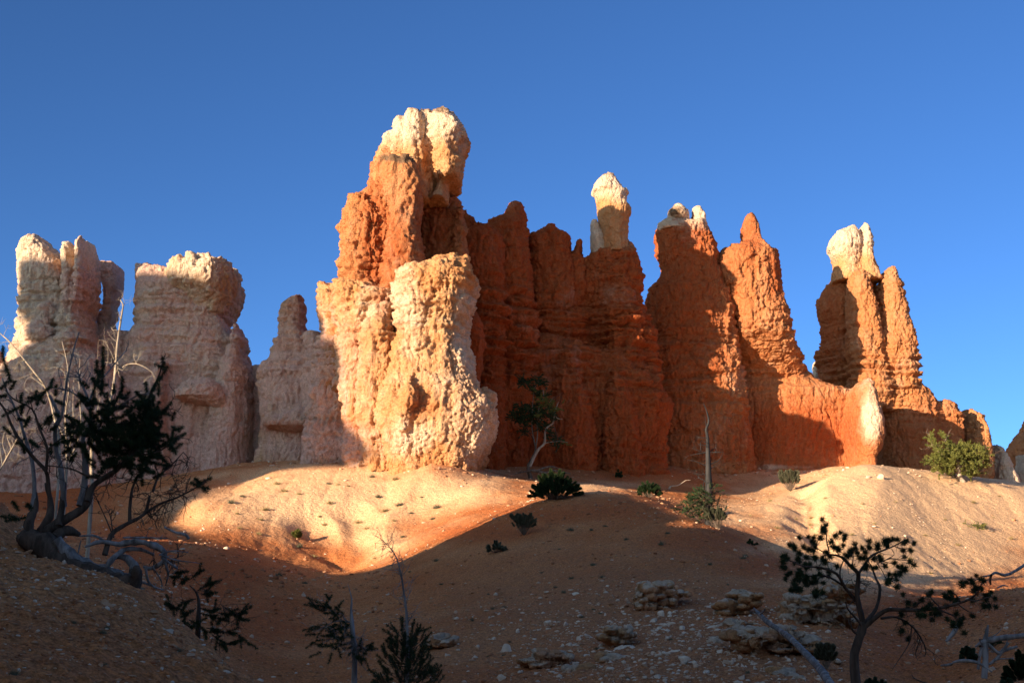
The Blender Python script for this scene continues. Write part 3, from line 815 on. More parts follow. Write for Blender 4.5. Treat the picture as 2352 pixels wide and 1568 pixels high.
def build_far_right():
    base = at(2020, 900, 112)
    t = thing("hoodoo", "twin columned orange hoodoo with bright cream cap standing alone at right", "hoodoo", base)
    p = lambda P, px, py, N: dict(red=.42 + G(px, py, [(1900, 760, 40, 120, .3)]), pale=G(px, py, [(2000, 760, 30, 40, .12), (2060, 850, 30, 30, .2)]))
    bk = [T([(606, 1914, 2020), (640, 1902, 2010), (658, 1885, 2010), (680, 1870, 2010), (717, 1873, 2010), (737, 1882, 2010), (796, 1881, 2010), (802, 1870, 2010), (815, 1872, 2010), (857, 1877, 2010), (930, 1880, 2020)], 116.5, 2.6),
          T([(618, 1960, 1984), (632, 1947, 1998), (680, 1943, 2010), (760, 1941, 2030), (870, 1939, 2050), (940, 1939, 2060)], 112.6, 2.5),
          T([(611, 2036, 2055), (622, 2022, 2063), (650, 2012, 2071), (720, 2005, 2085), (755, 1998, 2103), (790, 1992, 2112), (825, 1990, 2114), (940, 1990, 2116)], 113.4, 2.8)]
    rock("column", bk, VOX, parent=t, seed=20, paint=p, amp=.75, flute=1.3, strata=1.6)
    cp = [T([(510, 1980, 1988), (517, 1972, 1994), (540, 1968, 2003), (575, 1960, 2007), (600, 1955, 2010), (640, 1950, 2030)], 114.5, 1.9),
          T([(516, 1950, 1964), (524, 1928, 1972), (532, 1908, 1980), (545, 1900, 1985), (560, 1896, 1985), (575, 1903, 1985), (600, 1911, 1985), (640, 1905, 2000)], 114.5, 1.9)]
    rock("cap_rock", cp, 0.10, parent=t, seed=21, paint=lambda P, px, py, N: dict(pale=1.0 - .85 * sstep(540, 625, py)), amp=.5, flute=1.2)
    w = thing("rock_wall", "low shaded red rock wall stepping down behind the sunlit pine", "rock formation", at(2120, 1100, 113))
    bs = [T([(868, 1985, 2113), (885, 1985, 2130), (905, 1985, 2148), (920, 1990, 2165), (1000, 2000, 2190), (1130, 2000, 2200)], 114.0, 3.6)]
    def p2(P, px, py, N):
        return dict(red=.42 + G(px, py, [(2120, 1000, 80, 60, .2)]), pale=G(px, py, [(2150, 980, 30, 20, .15)]))
    rb = [T([(920, 2120, 2172), (930, 2100, 2196), (945, 2100, 2210), (1000, 2100, 2214), (1140, 2100, 2216)], 114.6, 3.2)]
    rs = [T([(938, 2214, 2230), (952, 2200, 2254), (983, 2190, 2270), (1020, 2190, 2277), (1140, 2190, 2284)], 117, 3.2)]
    rock("wall_face", bs + rb, VOX, parent=w, seed=22, paint=p2, amp=.7)
    rock("end_shoulder", rs, VOX, parent=w, seed=23, paint=lambda P, px, py, N: dict(red=.35, pale=.05), amp=.6)
    f = rock("rock_ridge", [T([(1019, 2276, 2283), (1030, 2270, 2300), (1045, 2270, 2312), (1080, 2265, 2330), (1140, 2260, 2350)], 119, 2.6),
                            T([(1042, 2335, 2400), (1060, 2332, 2420), (1078, 2322, 2440), (1140, 2310, 2460)], 121, 2.6)], 0.13, seed=24,
             paint=lambda P, px, py, N: dict(pale=.75, pink=.2), amp=.6)
    tag(f, "low pale pinkish rock ridge at the right edge, beside the sunlit pine", "rock formation")
    g = rock("hoodoo", [T([(955, 2350, 2420), (968, 2345, 2420), (990, 2333, 2420), (1006, 2318, 2420), (1027, 2305, 2420), (1045, 2308, 2420), (1062, 2317, 2420), (1075, 2326, 2420), (1150, 2330, 2420)], 136, 3.2)], 0.16, seed=25,
             paint=lambda P, px, py, N: dict(red=.5, stain=.2), amp=.6)
    tag(g, "dark distant hoodoo cut off by the right edge above the pale ridge", "hoodoo")
    h = rock("rock_pillar", [T([(828, 1869, 1874), (840, 1867, 1878), (860, 1866, 1880), (900, 1866, 1885)], 124, .6)], 0.09, seed=26, paint=lambda P, px, py, N: dict(pale=.6), amp=.3)
    tag(h, "tiny sunlit pillar glimpsed in the gap left of the twin columned hoodoo", "rock")

build_left(); build_castle(); build_wall(); build_pillar_tower(); build_right(); build_far_right()
# ------------------------------------------------------------------ rocks west of the viewer (out of the frame) that shade the foreground and the left fin
def shade_rock(out, t0, th, seed, vox, label):
    """Outline seen along the light: s runs across the light, h is the height of the ray where it passes the viewer; the rock stands t0 metres along the light."""
    import mathutils
    ca, sa, te = math.cos(SUN_AZ), math.sin(SUN_AZ), math.tan(SUN_EL)
    P0 = np.array([(s * sa + t0 * ca, -s * ca + t0 * sa, h - t0 * te) for s, h in out])
    P1 = P0 - np.array(LD) * th
    n = len(out)
    a = np.array(mathutils.geometry.tessellate_polygon([[Vector((s, h, 0)) for s, h in out]]))
    s_, h_ = np.array(out).T
    area = ((s_[a[:, 1]] - s_[a[:, 0]]) * (h_[a[:, 2]] - h_[a[:, 0]]) - (s_[a[:, 2]] - s_[a[:, 0]]) * (h_[a[:, 1]] - h_[a[:, 0]]))
    a = np.where(area[:, None] < 0, a[:, ::-1], a)
    I = np.arange(n); J = np.roll(I, -1)
    cw = 0.5 * np.sum(s_ * np.roll(h_, -1) - np.roll(s_, -1) * h_)
    q = np.stack([I, J, J + n, I + n], -1)
    if cw < 0: q = q[:, ::-1]
    r = rock("shading_ridge", [(np.vstack([P0, P1]), q, np.vstack([a[:, ::-1], a + n]))], vox, seed=seed, amp=0.22, paint=lambda P, px, py, N: dict(red=.2))
    tag(r, label, "rock formation")

def build_shade():
    A = [(-101, -30), (-101, 22), (-92, 22.6), (-89.6, 23.4), (-88.2, 24.2), (-87.7, 25.2), (-89, 25.8), (-90.6, 26.6), (-91.4, 27.6), (-91.4, 31.4), (-87.5, 31.7),
         (-85.4, 31.9), (-83.6, 31.8), (-82.0, 31.5), (-80.9, 31.2), (-74, 30.9), (-71.0, 30.0), (-69.6, 28.2), (-68.8, 25.7), (-67.0, 25.2), (-65.2, 24.2), (-65.1, 22.1), (-66.4, 20.9), (-66.2, 20.0),
         (-64.6, 18.9), (-62.9, 17.8), (-61.4, 16.8), (-67.6, 16.2), (-69.8, 15.5), (-68.8, 14.0), (-66.2, 12.5), (-64.4, 11.1), (-63.2, 10.3), (-63.2, 6), (-64, -30)]
    shade_rock(A, -80.0, 3.0, 40, .30, "tall hoodoo cluster far west of the viewpoint, outside the picture, shading the left fin")
    B = [(-125, -30), (-125, 11), (-70, 11), (-66, 10.4), (-63.2, 10.0), (-60.8, 9.5), (-56.9, 8.8), (-55.3, 8.35), (-53.4, 7.9),
         (-51.1, 7.0), (-46.7, 7.4), (-43.3, 7.8), (-42.4, 8.8), (-42.0, 9.8), (-42.1, 11.3), (-40.9, 12.1), (-39.8, 12.6), (-37.2, 12.05), (-35.6, 11.4), (-34.6, 11.2), (-30.6, 9.75),
         (-29.9, 9.0), (-29, 8.9), (-28.3, 8.9), (-28.0, 11), (-27.5, 12.5), (-26, 13), (-20, 13), (-10, 14), (5, 14.5), (20, 14), (32, 12), (45, 7), (55, 2), (60, -30)]
    shade_rock(B, -25.0, 3.0, 41, .30, "long rock ridge west of the viewpoint, outside the picture, casting the foreground shade")
build_shade()
# ------------------------------------------------------------------ wood and needle materials
def wood_mat(name, c1, c2, scale=14.0):
    m, nt, b = nodes_of(name)
    k = NT(nt)
    pos = k.n("ShaderNodeNewGeometry").outputs["Position"]
    g = k.noise(k.scale(pos, (scale, scale, scale * 0.18)), 1.0, 5, 0.65)
    g2 = k.noise(pos, scale * 0.3, 3)
    c = k.mix(k.map(g, 0.32, 0.68), c1, c2)
    c = k.mix(k.map(g2, 0.5, 0.8, 0, 0.5), c, c1)
    k.l(c, b.inputs["Base Color"])
    k.l(k.bump(g, 0.7, 0.15 / scale), b.inputs["Normal"])
    return m
M_GREYWOOD = wood_mat("weathered_grey_wood", (0.13, 0.11, 0.10), (0.36, 0.32, 0.30))
M_DARKBARK = wood_mat("dark_bark", (0.050, 0.034, 0.025), (0.14, 0.095, 0.07))
M_PALEWOOD = wood_mat("bleached_wood", (0.26, 0.20, 0.145), (0.48, 0.39, 0.29), 6.0)
M_SNAG = wood_mat("shade_dark_grey_wood", (0.02, 0.019, 0.02), (0.06, 0.055, 0.053), 6.0)  # grey wood darkened so the trunk reads as shaded; shade is in the colour
M_MIDBARK = wood_mat("pine_bark", (0.10, 0.07, 0.05), (0.26, 0.19, 0.14), 8.0)

def leaf_mat(name, c1, c2, sc):
    m, nt, b = nodes_of(name)
    k = NT(nt)
    pos = k.n("ShaderNodeNewGeometry").outputs["Position"]
    c = k.mix(k.map(k.noise(pos, sc, 3), 0.3, 0.7), c1, c2)
    k.l(c, b.inputs["Base Color"])
    b.inputs["Roughness"].default_value = 0.6
    return m
M_NEEDLE = leaf_mat("dark_pine_needles", (0.018, 0.036, 0.014), (0.040, 0.062, 0.020), 6)
M_NEEDLE_BLUE = leaf_mat("blue_green_needles", (0.030, 0.055, 0.032), (0.055, 0.085, 0.042), 6)
M_NEEDLE_SUN = leaf_mat("sunlit_pine_needles", (0.075, 0.085, 0.018), (0.17, 0.165, 0.04), 1.2)  # brighter copy of the needles, with sunlight put into the colour
M_SAGE = leaf_mat("sage_leaves", (0.085, 0.088, 0.052), (0.16, 0.15, 0.095), 3)
M_DRY = leaf_mat("dry_grass", (0.22, 0.17, 0.075), (0.36, 0.27, 0.13), 3)

RNG = np.random.default_rng(11)

class Wood:
    """Collects tapered tubes."""
    def __init__(s): s.V, s.F, s.n = [], [], 0
    def tube(s, pts, r, sides=7, wob=0.0, sub=3):
        pts = np.asarray(pts, float)
        if len(pts) > 2 and sub > 1:           # smooth with a Catmull-Rom pass
            q = np.vstack([2 * pts[0] - pts[1], pts, 2 * pts[-1] - pts[-2]])
            out = []
            for i in range(1, len(q) - 2):
                for t in np.linspace(0, 1, sub, endpoint=False):
                    a, b_, c, d = q[i - 1], q[i], q[i + 1], q[i + 2]
                    out.append(0.5 * (2 * b_ + (c - a) * t + (2 * a - 5 * b_ + 4 * c - d) * t * t + (3 * b_ - a - 3 * c + d) * t ** 3))
            out.append(pts[-1])
            pts_s = np.array(out)
        else:
            pts_s = pts
        r = 0.46 * np.interp(np.linspace(0, 1, len(pts_s)), np.linspace(0, 1, len(np.atleast_1d(r))), np.atleast_1d(r))
        if wob:
            r = r * (1 + wob * RNG.uniform(-1, 1, len(r)))
        tg = np.gradient(pts_s, axis=0)
        tg /= np.linalg.norm(tg, axis=1)[:, None] + 1e-9
        ref = np.array([0.31, -0.87, 0.38])
        n1 = np.cross(tg, ref); n1 /= np.linalg.norm(n1, axis=1)[:, None] + 1e-9
        n2 = np.cross(tg, n1)
        th = np.linspace(0, 2 * math.pi, sides, endpoint=False)
        ring = (np.cos(th)[None, :, None] * n1[:, None] + np.sin(th)[None, :, None] * n2[:, None])
        if wob:
            ring = ring * (1 + wob * RNG.uniform(-1, 1, (len(pts_s), sides, 1)))
        V = pts_s[:, None] + ring * r[:, None, None]
        k = len(pts_s)
        I = np.arange(k * sides).reshape(k, sides) + s.n
        J = np.roll(I, -1, axis=1)
        s.F.append(np.stack([I[:-1], J[:-1], J[1:], I[1:]], -1).reshape(-1, 4))
        cap = np.array([[I[-1, 0], I[-1, i], I[-1, i + 1], I[-1, min(i + 2, sides - 1)]] for i in range(1, sides - 2, 2)])
        if len(cap): s.F.append(cap)
        s.V.append(V.reshape(-1, 3)); s.n += k * sides
        return pts_s
    def twigs(s, pts, r0, n, length, spread=0.9, up=0.2, depth=1, tips=None, start=0.2):
        """Random side twigs along a path."""
        pts = np.asarray(pts)
        for _ in range(n):
            t = RNG.uniform(start, 1) * (len(pts) - 1)
            i = min(int(t), len(pts) - 2)
            p = pts[i] + (pts[i + 1] - pts[i]) * (t - i)
            d0 = pts[i + 1] - pts[i]; d0 /= np.linalg.norm(d0) + 1e-9
            d = d0 * 0.5 + RNG.normal(0, spread, 3) * np.array([1, 0.7, 1]) + np.array([0, 0, up])
            d /= np.linalg.norm(d)
            L = length * RNG.uniform(0.4, 1.1)
            q = [p]
            for k in range(4):
                d = d + RNG.normal(0, 0.28, 3); d /= np.linalg.norm(d)
                q.append(q[-1] + d * L / 4)
            w = s.tube(q, [r0 * 1.7, r0 * 0.7], 4, sub=2)
            if tips is not None: tips.append((q[-2], q[-1]))
            if depth > 1: s.twigs(w, r0 * 0.6, 3, length * 0.5, spread, up, depth - 1, tips)
    def build(s, name, mat, parent=None):
        o = new_mesh(name, np.vstack(s.V), [np.vstack(s.F)], mat)
        if parent:
            o.parent = parent; shift(o, parent.location)
        if name == "twigs": o["kind"] = "stuff"
        return o

class Needles:
    """Collects thin pointed needles as triangles."""
    def __init__(s): s.P, s.D, s.W = [], [], []
    def add(s, p, d, w):
        s.P.append(p); s.D.append(d); s.W.append(np.full(len(p), w))
    def brush(s, a, b, L, w, dens, fwd=0.6):
        """Bottle-brush shoot from a to b."""
        a, b = np.asarray(a, float), np.asarray(b, float)
        ax = b - a; ln = np.linalg.norm(ax) + 1e-9; ax /= ln
        n = max(12, int(dens * ln))
        t = RNG.uniform(-0.02, 1.0, n)
        rd = RNG.normal(0, 1, (n, 3)); rd -= (rd @ ax)[:, None] * ax
        rd /= np.linalg.norm(rd, axis=1)[:, None] + 1e-9
        d = rd + ax * fwd * RNG.uniform(0.4, 1.6, (n, 1))
        d /= np.linalg.norm(d, axis=1)[:, None]
        s.add(a + t[:, None] * ax * ln, d * (L * RNG.uniform(0.65, 1.15, (n, 1))), w)
        m = n // 6                                   # the pointed end of the shoot
        rd = RNG.normal(0, .6, (m, 3)) + ax * 1.4
        rd /= np.linalg.norm(rd, axis=1)[:, None]
        s.add(np.repeat(b[None], m, 0), rd * L * RNG.uniform(0.6, 1.05, (m, 1)), w)
    def pom(s, c, ax, L, w, n):
        c = np.asarray(c, float); ax = np.asarray(ax, float); ax /= np.linalg.norm(ax) + 1e-9
        d = RNG.normal(0, 1, (n, 3)) + ax * 0.55
        d /= np.linalg.norm(d, axis=1)[:, None] + 1e-9
        s.add(c - ax * L * 0.35 + RNG.normal(0, L * 0.16, (n, 3)), d * L * RNG.uniform(0.55, 1.1, (n, 1)), w)
    def build(s, name, mat, parent=None):
        P, D, W = np.vstack(s.P), np.vstack(s.D), np.concatenate(s.W)
        n = len(P)
        sd = np.cross(D, RNG.normal(0, 1, (n, 3))); sd /= np.linalg.norm(sd, axis=1)[:, None] + 1e-9
        sd *= W[:, None] * 0.5
        V = np.stack([P - sd, P + sd, P + D], 1).reshape(-1, 3)
        o = new_mesh(name, V, [np.arange(3 * n).reshape(n, 3)], mat, smooth=False)
        if parent:
            o.parent = parent; shift(o, parent.location)
        return o

def path(pix, Y0, Y1=None, jit=0.0):
    Y1 = Y0 if Y1 is None else Y1
    Y = np.linspace(Y0, Y1, len(pix)) + (RNG.normal(0, jit, len(pix)) if jit else 0)
    return np.array([at(a, b, y) for (a, b), y in zip(pix, Y)])

# --- near pine on the right ------------------------------------------------------------------
def near_pine():
    Y = 11.0
    g = on_ground(1968, 1640, 3, 30)
    f = lambda zs: [(1665 + x * .2920, 1148 + y * .2920) for x, y in zs]
    trunk = f([(1035, 1700), (1030, 1438), (1015, 1250), (1040, 1130), (1075, 1030), (1090, 960)])
    base = np.array(at(1968, 1645, Y))
    gz = float(ground(base[0], base[1])[0])
    t = thing("pine_tree", "nearest pine, dark pom-pom needles on spreading bare limbs, lower right", "tree", (base[0], base[1], gz))
    w = Wood()
    tp = path(trunk, Y)
    tp = np.vstack([[tp[0][0], tp[0][1], gz - 0.15], tp])
    w.tube(tp, [.11, .105, .095, .085, .08, .085, .08], 12, wob=.06)
    w.build("trunk", M_DARKBARK, t)
    limbs = [([(1090, 975), (1060, 850), (1040, 740), (1050, 600), (1035, 560), (980, 510), (920, 450), (850, 430), (760, 440)], .072, .012, 0, -.2),
             ([(1045, 590), (1090, 520), (1150, 440), (1230, 400), (1330, 360), (1420, 310)], .036, .009, 0, .3),
             ([(1030, 790), (940, 680), (880, 580), (750, 530), (620, 520), (500, 470)], .045, .009, 0, -.5),
             ([(915, 640), (905, 560), (930, 480), (960, 430)], .022, .008, 0, .1),
             ([(930, 670), (830, 610), (740, 590), (660, 600), (560, 640)], .028, .008, .1, -.4),
             ([(1100, 965), (1190, 850), (1220, 700), (1190, 620), (1160, 540), (1130, 480)], .048, .009, 0, .4),
             ([(1095, 1000), (1200, 910), (1290, 860), (1450, 865), (1650, 855), (1800, 820), (1920, 780), (1990, 720), (2020, 650)], .062, .009, 0, -.6),
             ([(1850, 800), (1830, 760), (1790, 720)], .018, .008, -.5, -.6), ([(1900, 785), (1980, 790), (2060, 765), (2110, 760)], .02, .007, -.5, -.5),
             ([(1830, 815), (1890, 860), (1950, 890)], .016, .006, -.5, -.4), ([(1700, 850), (1640, 790), (1600, 745)], .018, .007, -.4, -.5),
             ([(1680, 860), (1780, 900), (1830, 930)], .02, .008, -.4, -.2), ([(1450, 862), (1540, 800), (1560, 785)], .016, .006, -.2, -.3),
             ([(1230, 930), (1350, 920), (1470, 990), (1540, 1080), (1580, 1170), (1570, 1230)], .032, .005, 0, .3),
             ([(1470, 990), (1450, 1120), (1370, 1250), (1310, 1340)], .018, .004, .15, .3), ([(1540, 1080), (1500, 1200), (1520, 1260)], .012, .004, .2, .4),
             ([(1090, 1010), (1040, 940), (970, 860), (950, 800)], .03, .01, 0, -.2), ([(1060, 1060), (1010, 1030), (985, 960), (985, 930)], .03, .012, 0, -.1),
             ([(820, 400), (800, 320), (800, 230)], .018, .008, 0, .0), ([(900, 445), (870, 360), (840, 310)], .014, .007, 0, .1),
             ([(700, 355), (760, 400), (840, 430)], .009, .014, -.1, 0), ([(1000, 520), (1010, 440), (1000, 380)], .015, .007, 0, .1),
             ([(1260, 395), (1290, 340), (1340, 310)], .014, .007, .1, .2), ([(1330, 360), (1400, 385), (1450, 380)], .012, .006, .2, .3),
             ([(1210, 490), (1300, 460), (1390, 470), (1450, 475)], .016, .006, .3, .4), ([(1240, 480), (1320, 500), (1390, 520)], .012, .006, .3, .4),
             ([(1200, 500), (1240, 560), (1270, 620), (1300, 640)], .012, .006, .3, .4), ([(1260, 470), (1330, 430), (1310, 380)], .010, .006, .2, .2)]
    tips = []
    for z, r0, r1, a, b in limbs:
        w = Wood()
        q = w.tube(path(f(z), Y + a, Y + b), [r0 * .78, (r0 + r1) * .45, r1 * .9], 8, wob=.05)
        w.twigs(q, r1 * .5, 3 if r0 > .02 else 1, .12, tips=None)
        w.build("branch", M_DARKBARK, t)
    tw = Wood()
    droop = path(f([(1230, 930), (1350, 920), (1470, 990), (1540, 1080), (1580, 1170)]), Y, Y + .3)
    tw.twigs(droop, .004, 16, .22, up=-.8, depth=2)
    tw.twigs(path(f([(960, 600), (1040, 640), (1200, 660)]), Y + .1), .004, 14, .16, up=-.9, depth=2)
    tw.twigs(path(f([(1300, 860), (1450, 865), (1600, 860)]), Y - .1), .004, 12, .14, up=-.3, depth=2)
    tw.build("twigs", M_DARKBARK, t)
    tufts = [(805, 185), (790, 225), (770, 250), (690, 310), (740, 285), (700, 330), (835, 310), (880, 275), (955, 275), (935, 300), (900, 380), (870, 370), (1000, 380), (985, 400), (960, 430), (1080, 365), (1130, 355), (1200, 340), (1290, 300), (1270, 345), (1250, 310), (1350, 300), (1430, 315), (1405, 385), (1455, 380), (1450, 475), (1390, 510), (1420, 530), (1330, 480), (1260, 510), (1220, 430), (1230, 460), (1170, 450), (1120, 500), (1170, 530), (1380, 560), (1350, 580), (1300, 610), (1290, 635), (1350, 665),
             (480, 430), (465, 470), (500, 450), (515, 345), (545, 365), (590, 395), (620, 370), (650, 430), (690, 385), (660, 370), (570, 470), (700, 440), (780, 480), (760, 450), (830, 430), (800, 400), (510, 560), (490, 580), (560, 600), (620, 620), (520, 690), (560, 670), (600, 690), (640, 650), (680, 640), (720, 620), (720, 700), (720, 730), (780, 720), (840, 550), (890, 510), (650, 520), (600, 540), (580, 570), (640, 590), (700, 590), (540, 640),
             (1600, 740), (1550, 775), (1720, 735), (1770, 705), (1745, 755), (1790, 760), (1620, 810), (1590, 830), (1860, 655), (1905, 638), (1955, 640), (2005, 610), (2030, 625), (2020, 680), (1985, 670), (1960, 705), (2080, 735), (2110, 770), (2050, 765), (2070, 820), (2040, 830), (1490, 810), (1560, 900), (1530, 890), (1630, 920), (1380, 890), (1700, 875), (1830, 885), (1840, 930), (1790, 950), (1810, 975), (1850, 960), (1955, 895), (1395, 1015), (1450, 1080), (1440, 800), (1660, 880), (1110, 400), (1060, 430), (1100, 440)]
    nd = Needles()
    for x, y in tufts:
        c = np.array(at(*f([(x + RNG.normal(0, 4), y + RNG.normal(0, 4))])[0], Y + RNG.uniform(-.45, .25)))
        ax = np.array([RNG.normal(0, .5), RNG.normal(-.2, .4), 1.0])
        nd.pom(c, ax, .054 * RNG.uniform(.8, 1.2), .0046, 150)
        if RNG.uniform() < .7:
            nd.pom(c + RNG.normal(0, .05, 3), ax, .046 * RNG.uniform(.8, 1.2), .0046, 120)
    nd.build("foliage", M_NEEDLE, t)

# --- gnarled half-dead pine on the left --------------------------------------------------------
def gnarled_pine():
    Y = 12.6
    l1 = lambda zs: [(x * .2637, 717.8 + y * .2637) for x, y in zs]
    l2 = lambda zs: [(x * .3043, 1091 + y * .3043) for x, y in zs]
    base = on_ground(150, 1300, 6, 20)
    t = thing("gnarled_pine", "gnarled half-dead pine with grey twisted stems and bottlebrush shoots, left foreground", "tree", base)
    w = Wood()
    q = w.tube(path(l2([(170, 470), (260, 500), (380, 560), (470, 680), (580, 740), (720, 780), (880, 830), (990, 815), (1030, 760), (1030, 690)]), Y - .1, Y - .7), [.15, .24, .29, .28, .27, .26, .25, .20, .12, .06], 16, wob=.14)
    w.build("fallen_trunk", M_DARKBARK, t)
    w = Wood()
    for z, r in (([(430, 480), (520, 600), (640, 690), (780, 720), (900, 760), (975, 770), (1020, 700), (960, 630), (880, 610), (830, 650)], [.06, .10, .10, .09, .08, .075, .065, .05, .045, .03]),
                 ([(640, 540), (760, 500), (900, 520), (1020, 500), (1140, 520), (1230, 570), (1240, 640), (1150, 700), (1080, 690)], [.03, .05, .065, .07, .07, .06, .05, .045, .03]),
                 ([(800, 700), (860, 620), (950, 560), (1060, 560), (1160, 600)], [.05, .06, .055, .05, .03]),
                 ([(600, 460), (700, 455), (780, 490), (800, 540)], [.02, .03, .025, .015]),
                 ([(610, 490), (580, 620), (530, 700), (480, 770)], [.012, .018, .018, .01]), ([(580, 600), (640, 690), (650, 780)], [.014, .014, .008]),
                 ([(1060, 800), (1140, 830), (1220, 860)], [.025, .02, .01]), ([(1200, 600), (1300, 570), (1420, 580)], [.022, .016, .008]), ([(1210, 600), (1330, 640), (1490, 660)], [.02, .016, .006]),
                 ([(1220, 620), (1320, 690), (1340, 700)], [.03, .025, .01]), ([(930, 470), (1100, 470), (1270, 475)], [.018, .02, .01]), ([(1240, 640), (1270, 740), (1250, 830)], [.03, .03, .015]),
                 ([(1100, 700), (1120, 800), (1180, 850), (1240, 860)], [.03, .025, .02, .008]), ([(1150, 690), (1210, 780), (1230, 840)], [.02, .015, .006])):
        q = w.tube(path(l2(z), Y - .35, Y - .15, .03), np.array(r) * (1.5 if r[0] == .06 else .95), 10, wob=.20)
        if r[0] < .04: w.twigs(q, .006, 2, .12)
    w.build("bleached_root", M_GREYWOOD, t)
    w = Wood()
    for z, r in (([(230, 480), (215, 380), (240, 300), (268, 240), (262, 130)], [.10, .11, .09, .065, .05]), ([(260, 460), (380, 400), (480, 340), (600, 270), (665, 190), (640, 80)], [.11, .12, .11, .09, .08, .06]), ([(420, 470), (480, 420), (560, 430), (600, 450)], [.13, .12, .09, .04]), ([(300, 420), (370, 320), (380, 200), (350, 60)], [.09, .09, .06, .045]), ([(440, 380), (460, 280), (475, 170), (480, 60)], [.08, .07, .06, .055])):
        w.tube(path(l2(z), Y - .1, Y + .05), r, 10, wob=.10)
    w.build("root_crown", M_DARKBARK, t)
    stems = [(l1, [(270, 1720), (300, 1560), (280, 1300), (215, 1080), (160, 900), (60, 680), (20, 570)], .055, .012, M_GREYWOOD, 0, .3),
             (l1, [(440, 1700), (420, 1500), (400, 1380), (300, 1270), (180, 1120), (100, 980), (50, 860), (-20, 760)], .05, .02, M_DARKBARK, 0, -.3),
             (l1, [(400, 1390), (410, 1180), (340, 1000), (280, 840), (130, 760), (40, 670)], .034, .008, M_DARKBARK, -.1, -.3),
             (l1, [(410, 1200), (500, 1120), (560, 1080), (650, 1040)], .02, .006, M_DARKBARK, -.1, -.2),
             (l1, [(560, 1690), (545, 1500), (520, 1300), (490, 1220), (480, 1000), (510, 930), (490, 840), (430, 720)], .062, .03, M_GREYWOOD, 0, .1),
             (l1, [(500, 980), (540, 890), (570, 680), (600, 500), (650, 290), (690, 170)], .028, .013, M_GREYWOOD, 0, .1),
             (l1, [(690, 1680), (735, 1500), (740, 1280), (720, 1100), (790, 960), (770, 760), (700, 600), (680, 500)], .075, .012, M_GREYWOOD, 0, .2),
             (l1, [(760, 1060), (860, 980), (960, 880), (1080, 790), (1200, 720), (1270, 710)], .036, .012, M_GREYWOOD, 0, -.2),
             (l1, [(775, 780), (830, 650), (930, 530), (1020, 420), (1105, 325)], .026, .009, M_GREYWOOD, .1, .4),
             (l1, [(790, 870), (690, 740), (580, 670), (470, 660)], .026, .008, M_GREYWOOD, .1, -.2),
             (l1, [(850, 1040), (900, 900), (980, 780), (1010, 690)], .022, .01, M_GREYWOOD, .1, .2),
             (l1, [(700, 600), (690, 560), (660, 500)], .012, .006, M_GREYWOOD, .2, .2), (l1, [(735, 650), (790, 520)], .012, .005, M_GREYWOOD, .2, .2),
             (l1, [(760, 1640), (820, 1500), (1000, 1380), (1100, 1280), (1220, 1150), (1290, 1000), (1290, 760), (1380, 560), (1420, 420)], .07, .012, M_DARKBARK, -.2, -.4),
             (l1, [(880, 1440), (760, 1420), (620, 1360), (420, 1330)], .03, .01, M_DARKBARK, -.2, -.3), (l1, [(1150, 1240), (1350, 1220), (1480, 1140), (1540, 1050)], .024, .008, M_DARKBARK, -.3, -.4),
             (l1, [(1220, 1150), (1100, 1060), (1050, 1000)], .018, .006, M_DARKBARK, -.3, -.5), (l1, [(1290, 1000), (1400, 900), (1480, 800)], .016, .007, M_DARKBARK, -.3, -.4), (l1, [(1280, 880), (1180, 830), (1080, 820)], .016, .007, M_DARKBARK, -.3, -.4),
             (l2, [(790, 600), (840, 450), (950, 370), (1090, 290), (1130, 150)], .06, .03, M_DARKBARK, -.3, -.1),
             (l1, [(1330, 1560), (1380, 1430), (1500, 1320), (1600, 1210)], .03, .008, M_DARKBARK, -.1, .1),
             (l2, [(1090, 290), (1200, 220), (1330, 170), (1450, 110), (1560, 40)], .034, .008, M_DARKBARK, -.1, -.2),
             (l2, [(980, 350), (980, 240), (1000, 100), (1040, 0)], .045, .02, M_DARKBARK, -.2, -.1), (l2, [(860, 470), (800, 330), (740, 200), (700, 120)], .016, .008, M_DARKBARK, -.2, 0),
             (l2, [(850, 420), (830, 300), (790, 230)], .014, .006, M_DARKBARK, -.2, 0)]
    for fn, z, r0, r1, m, a, b in stems:
        w = Wood()
        q = w.tube(path(fn(z), Y + a, Y + b, .02), [r0, (r0 + r1) / 2, r1], 9, wob=.06)
        w.twigs(q, min(r1, .007), 5, .20, depth=2, up=.05, start=.3)
        w.build("stem" if r0 >= .05 else "branch", m, t)
    w = Wood()
    for z in ([(1500, 1320), (1560, 1280), (1640, 1340), (1600, 1440), (1520, 1500)], [(1400, 1420), (1480, 1400), (1540, 1460), (1480, 1560)], [(1600, 1220), (1640, 1270), (1620, 1330)], [(1380, 1440), (1360, 1350), (1310, 1290)], [(1540, 1290), (1500, 1400), (1540, 1500)]):
        q = w.tube(path(l1(z), Y - .1, Y + .1), [.01, .008, .004], 5)
        w.twigs(q, .004, 7, .16, depth=2, up=-.2)
    q = path(l2([(1000, 330), (1150, 250), (1300, 200)]), Y); w.twigs(q, .005, 26, .34, up=-.5, depth=2)
    q = path(l2([(950, 150), (1200, 130), (1400, 140)]), Y); w.twigs(q, .005, 22, .30, up=-.1, depth=2)
    q = path(l1([(150, 1080), (420, 1200), (700, 1300)]), Y + .2); w.twigs(q, .005, 24, .30, up=.1, depth=2)
    q = path(l1([(250, 1000), (500, 1050), (760, 1000)]), Y + .1); w.twigs(q, .005, 20, .28, up=.2, depth=2)
    q = path(l1([(850, 1450), (1000, 1420), (1200, 1500)]), Y + .1); w.twigs(q, .006, 20, .28, up=.1, depth=2)
    q = path(l2([(1050, 620), (1250, 650), (1350, 620)]), Y - .2); w.twigs(q, .006, 16, .22, up=-.3, depth=2)
    w.build("twigs", M_DARKBARK, t)
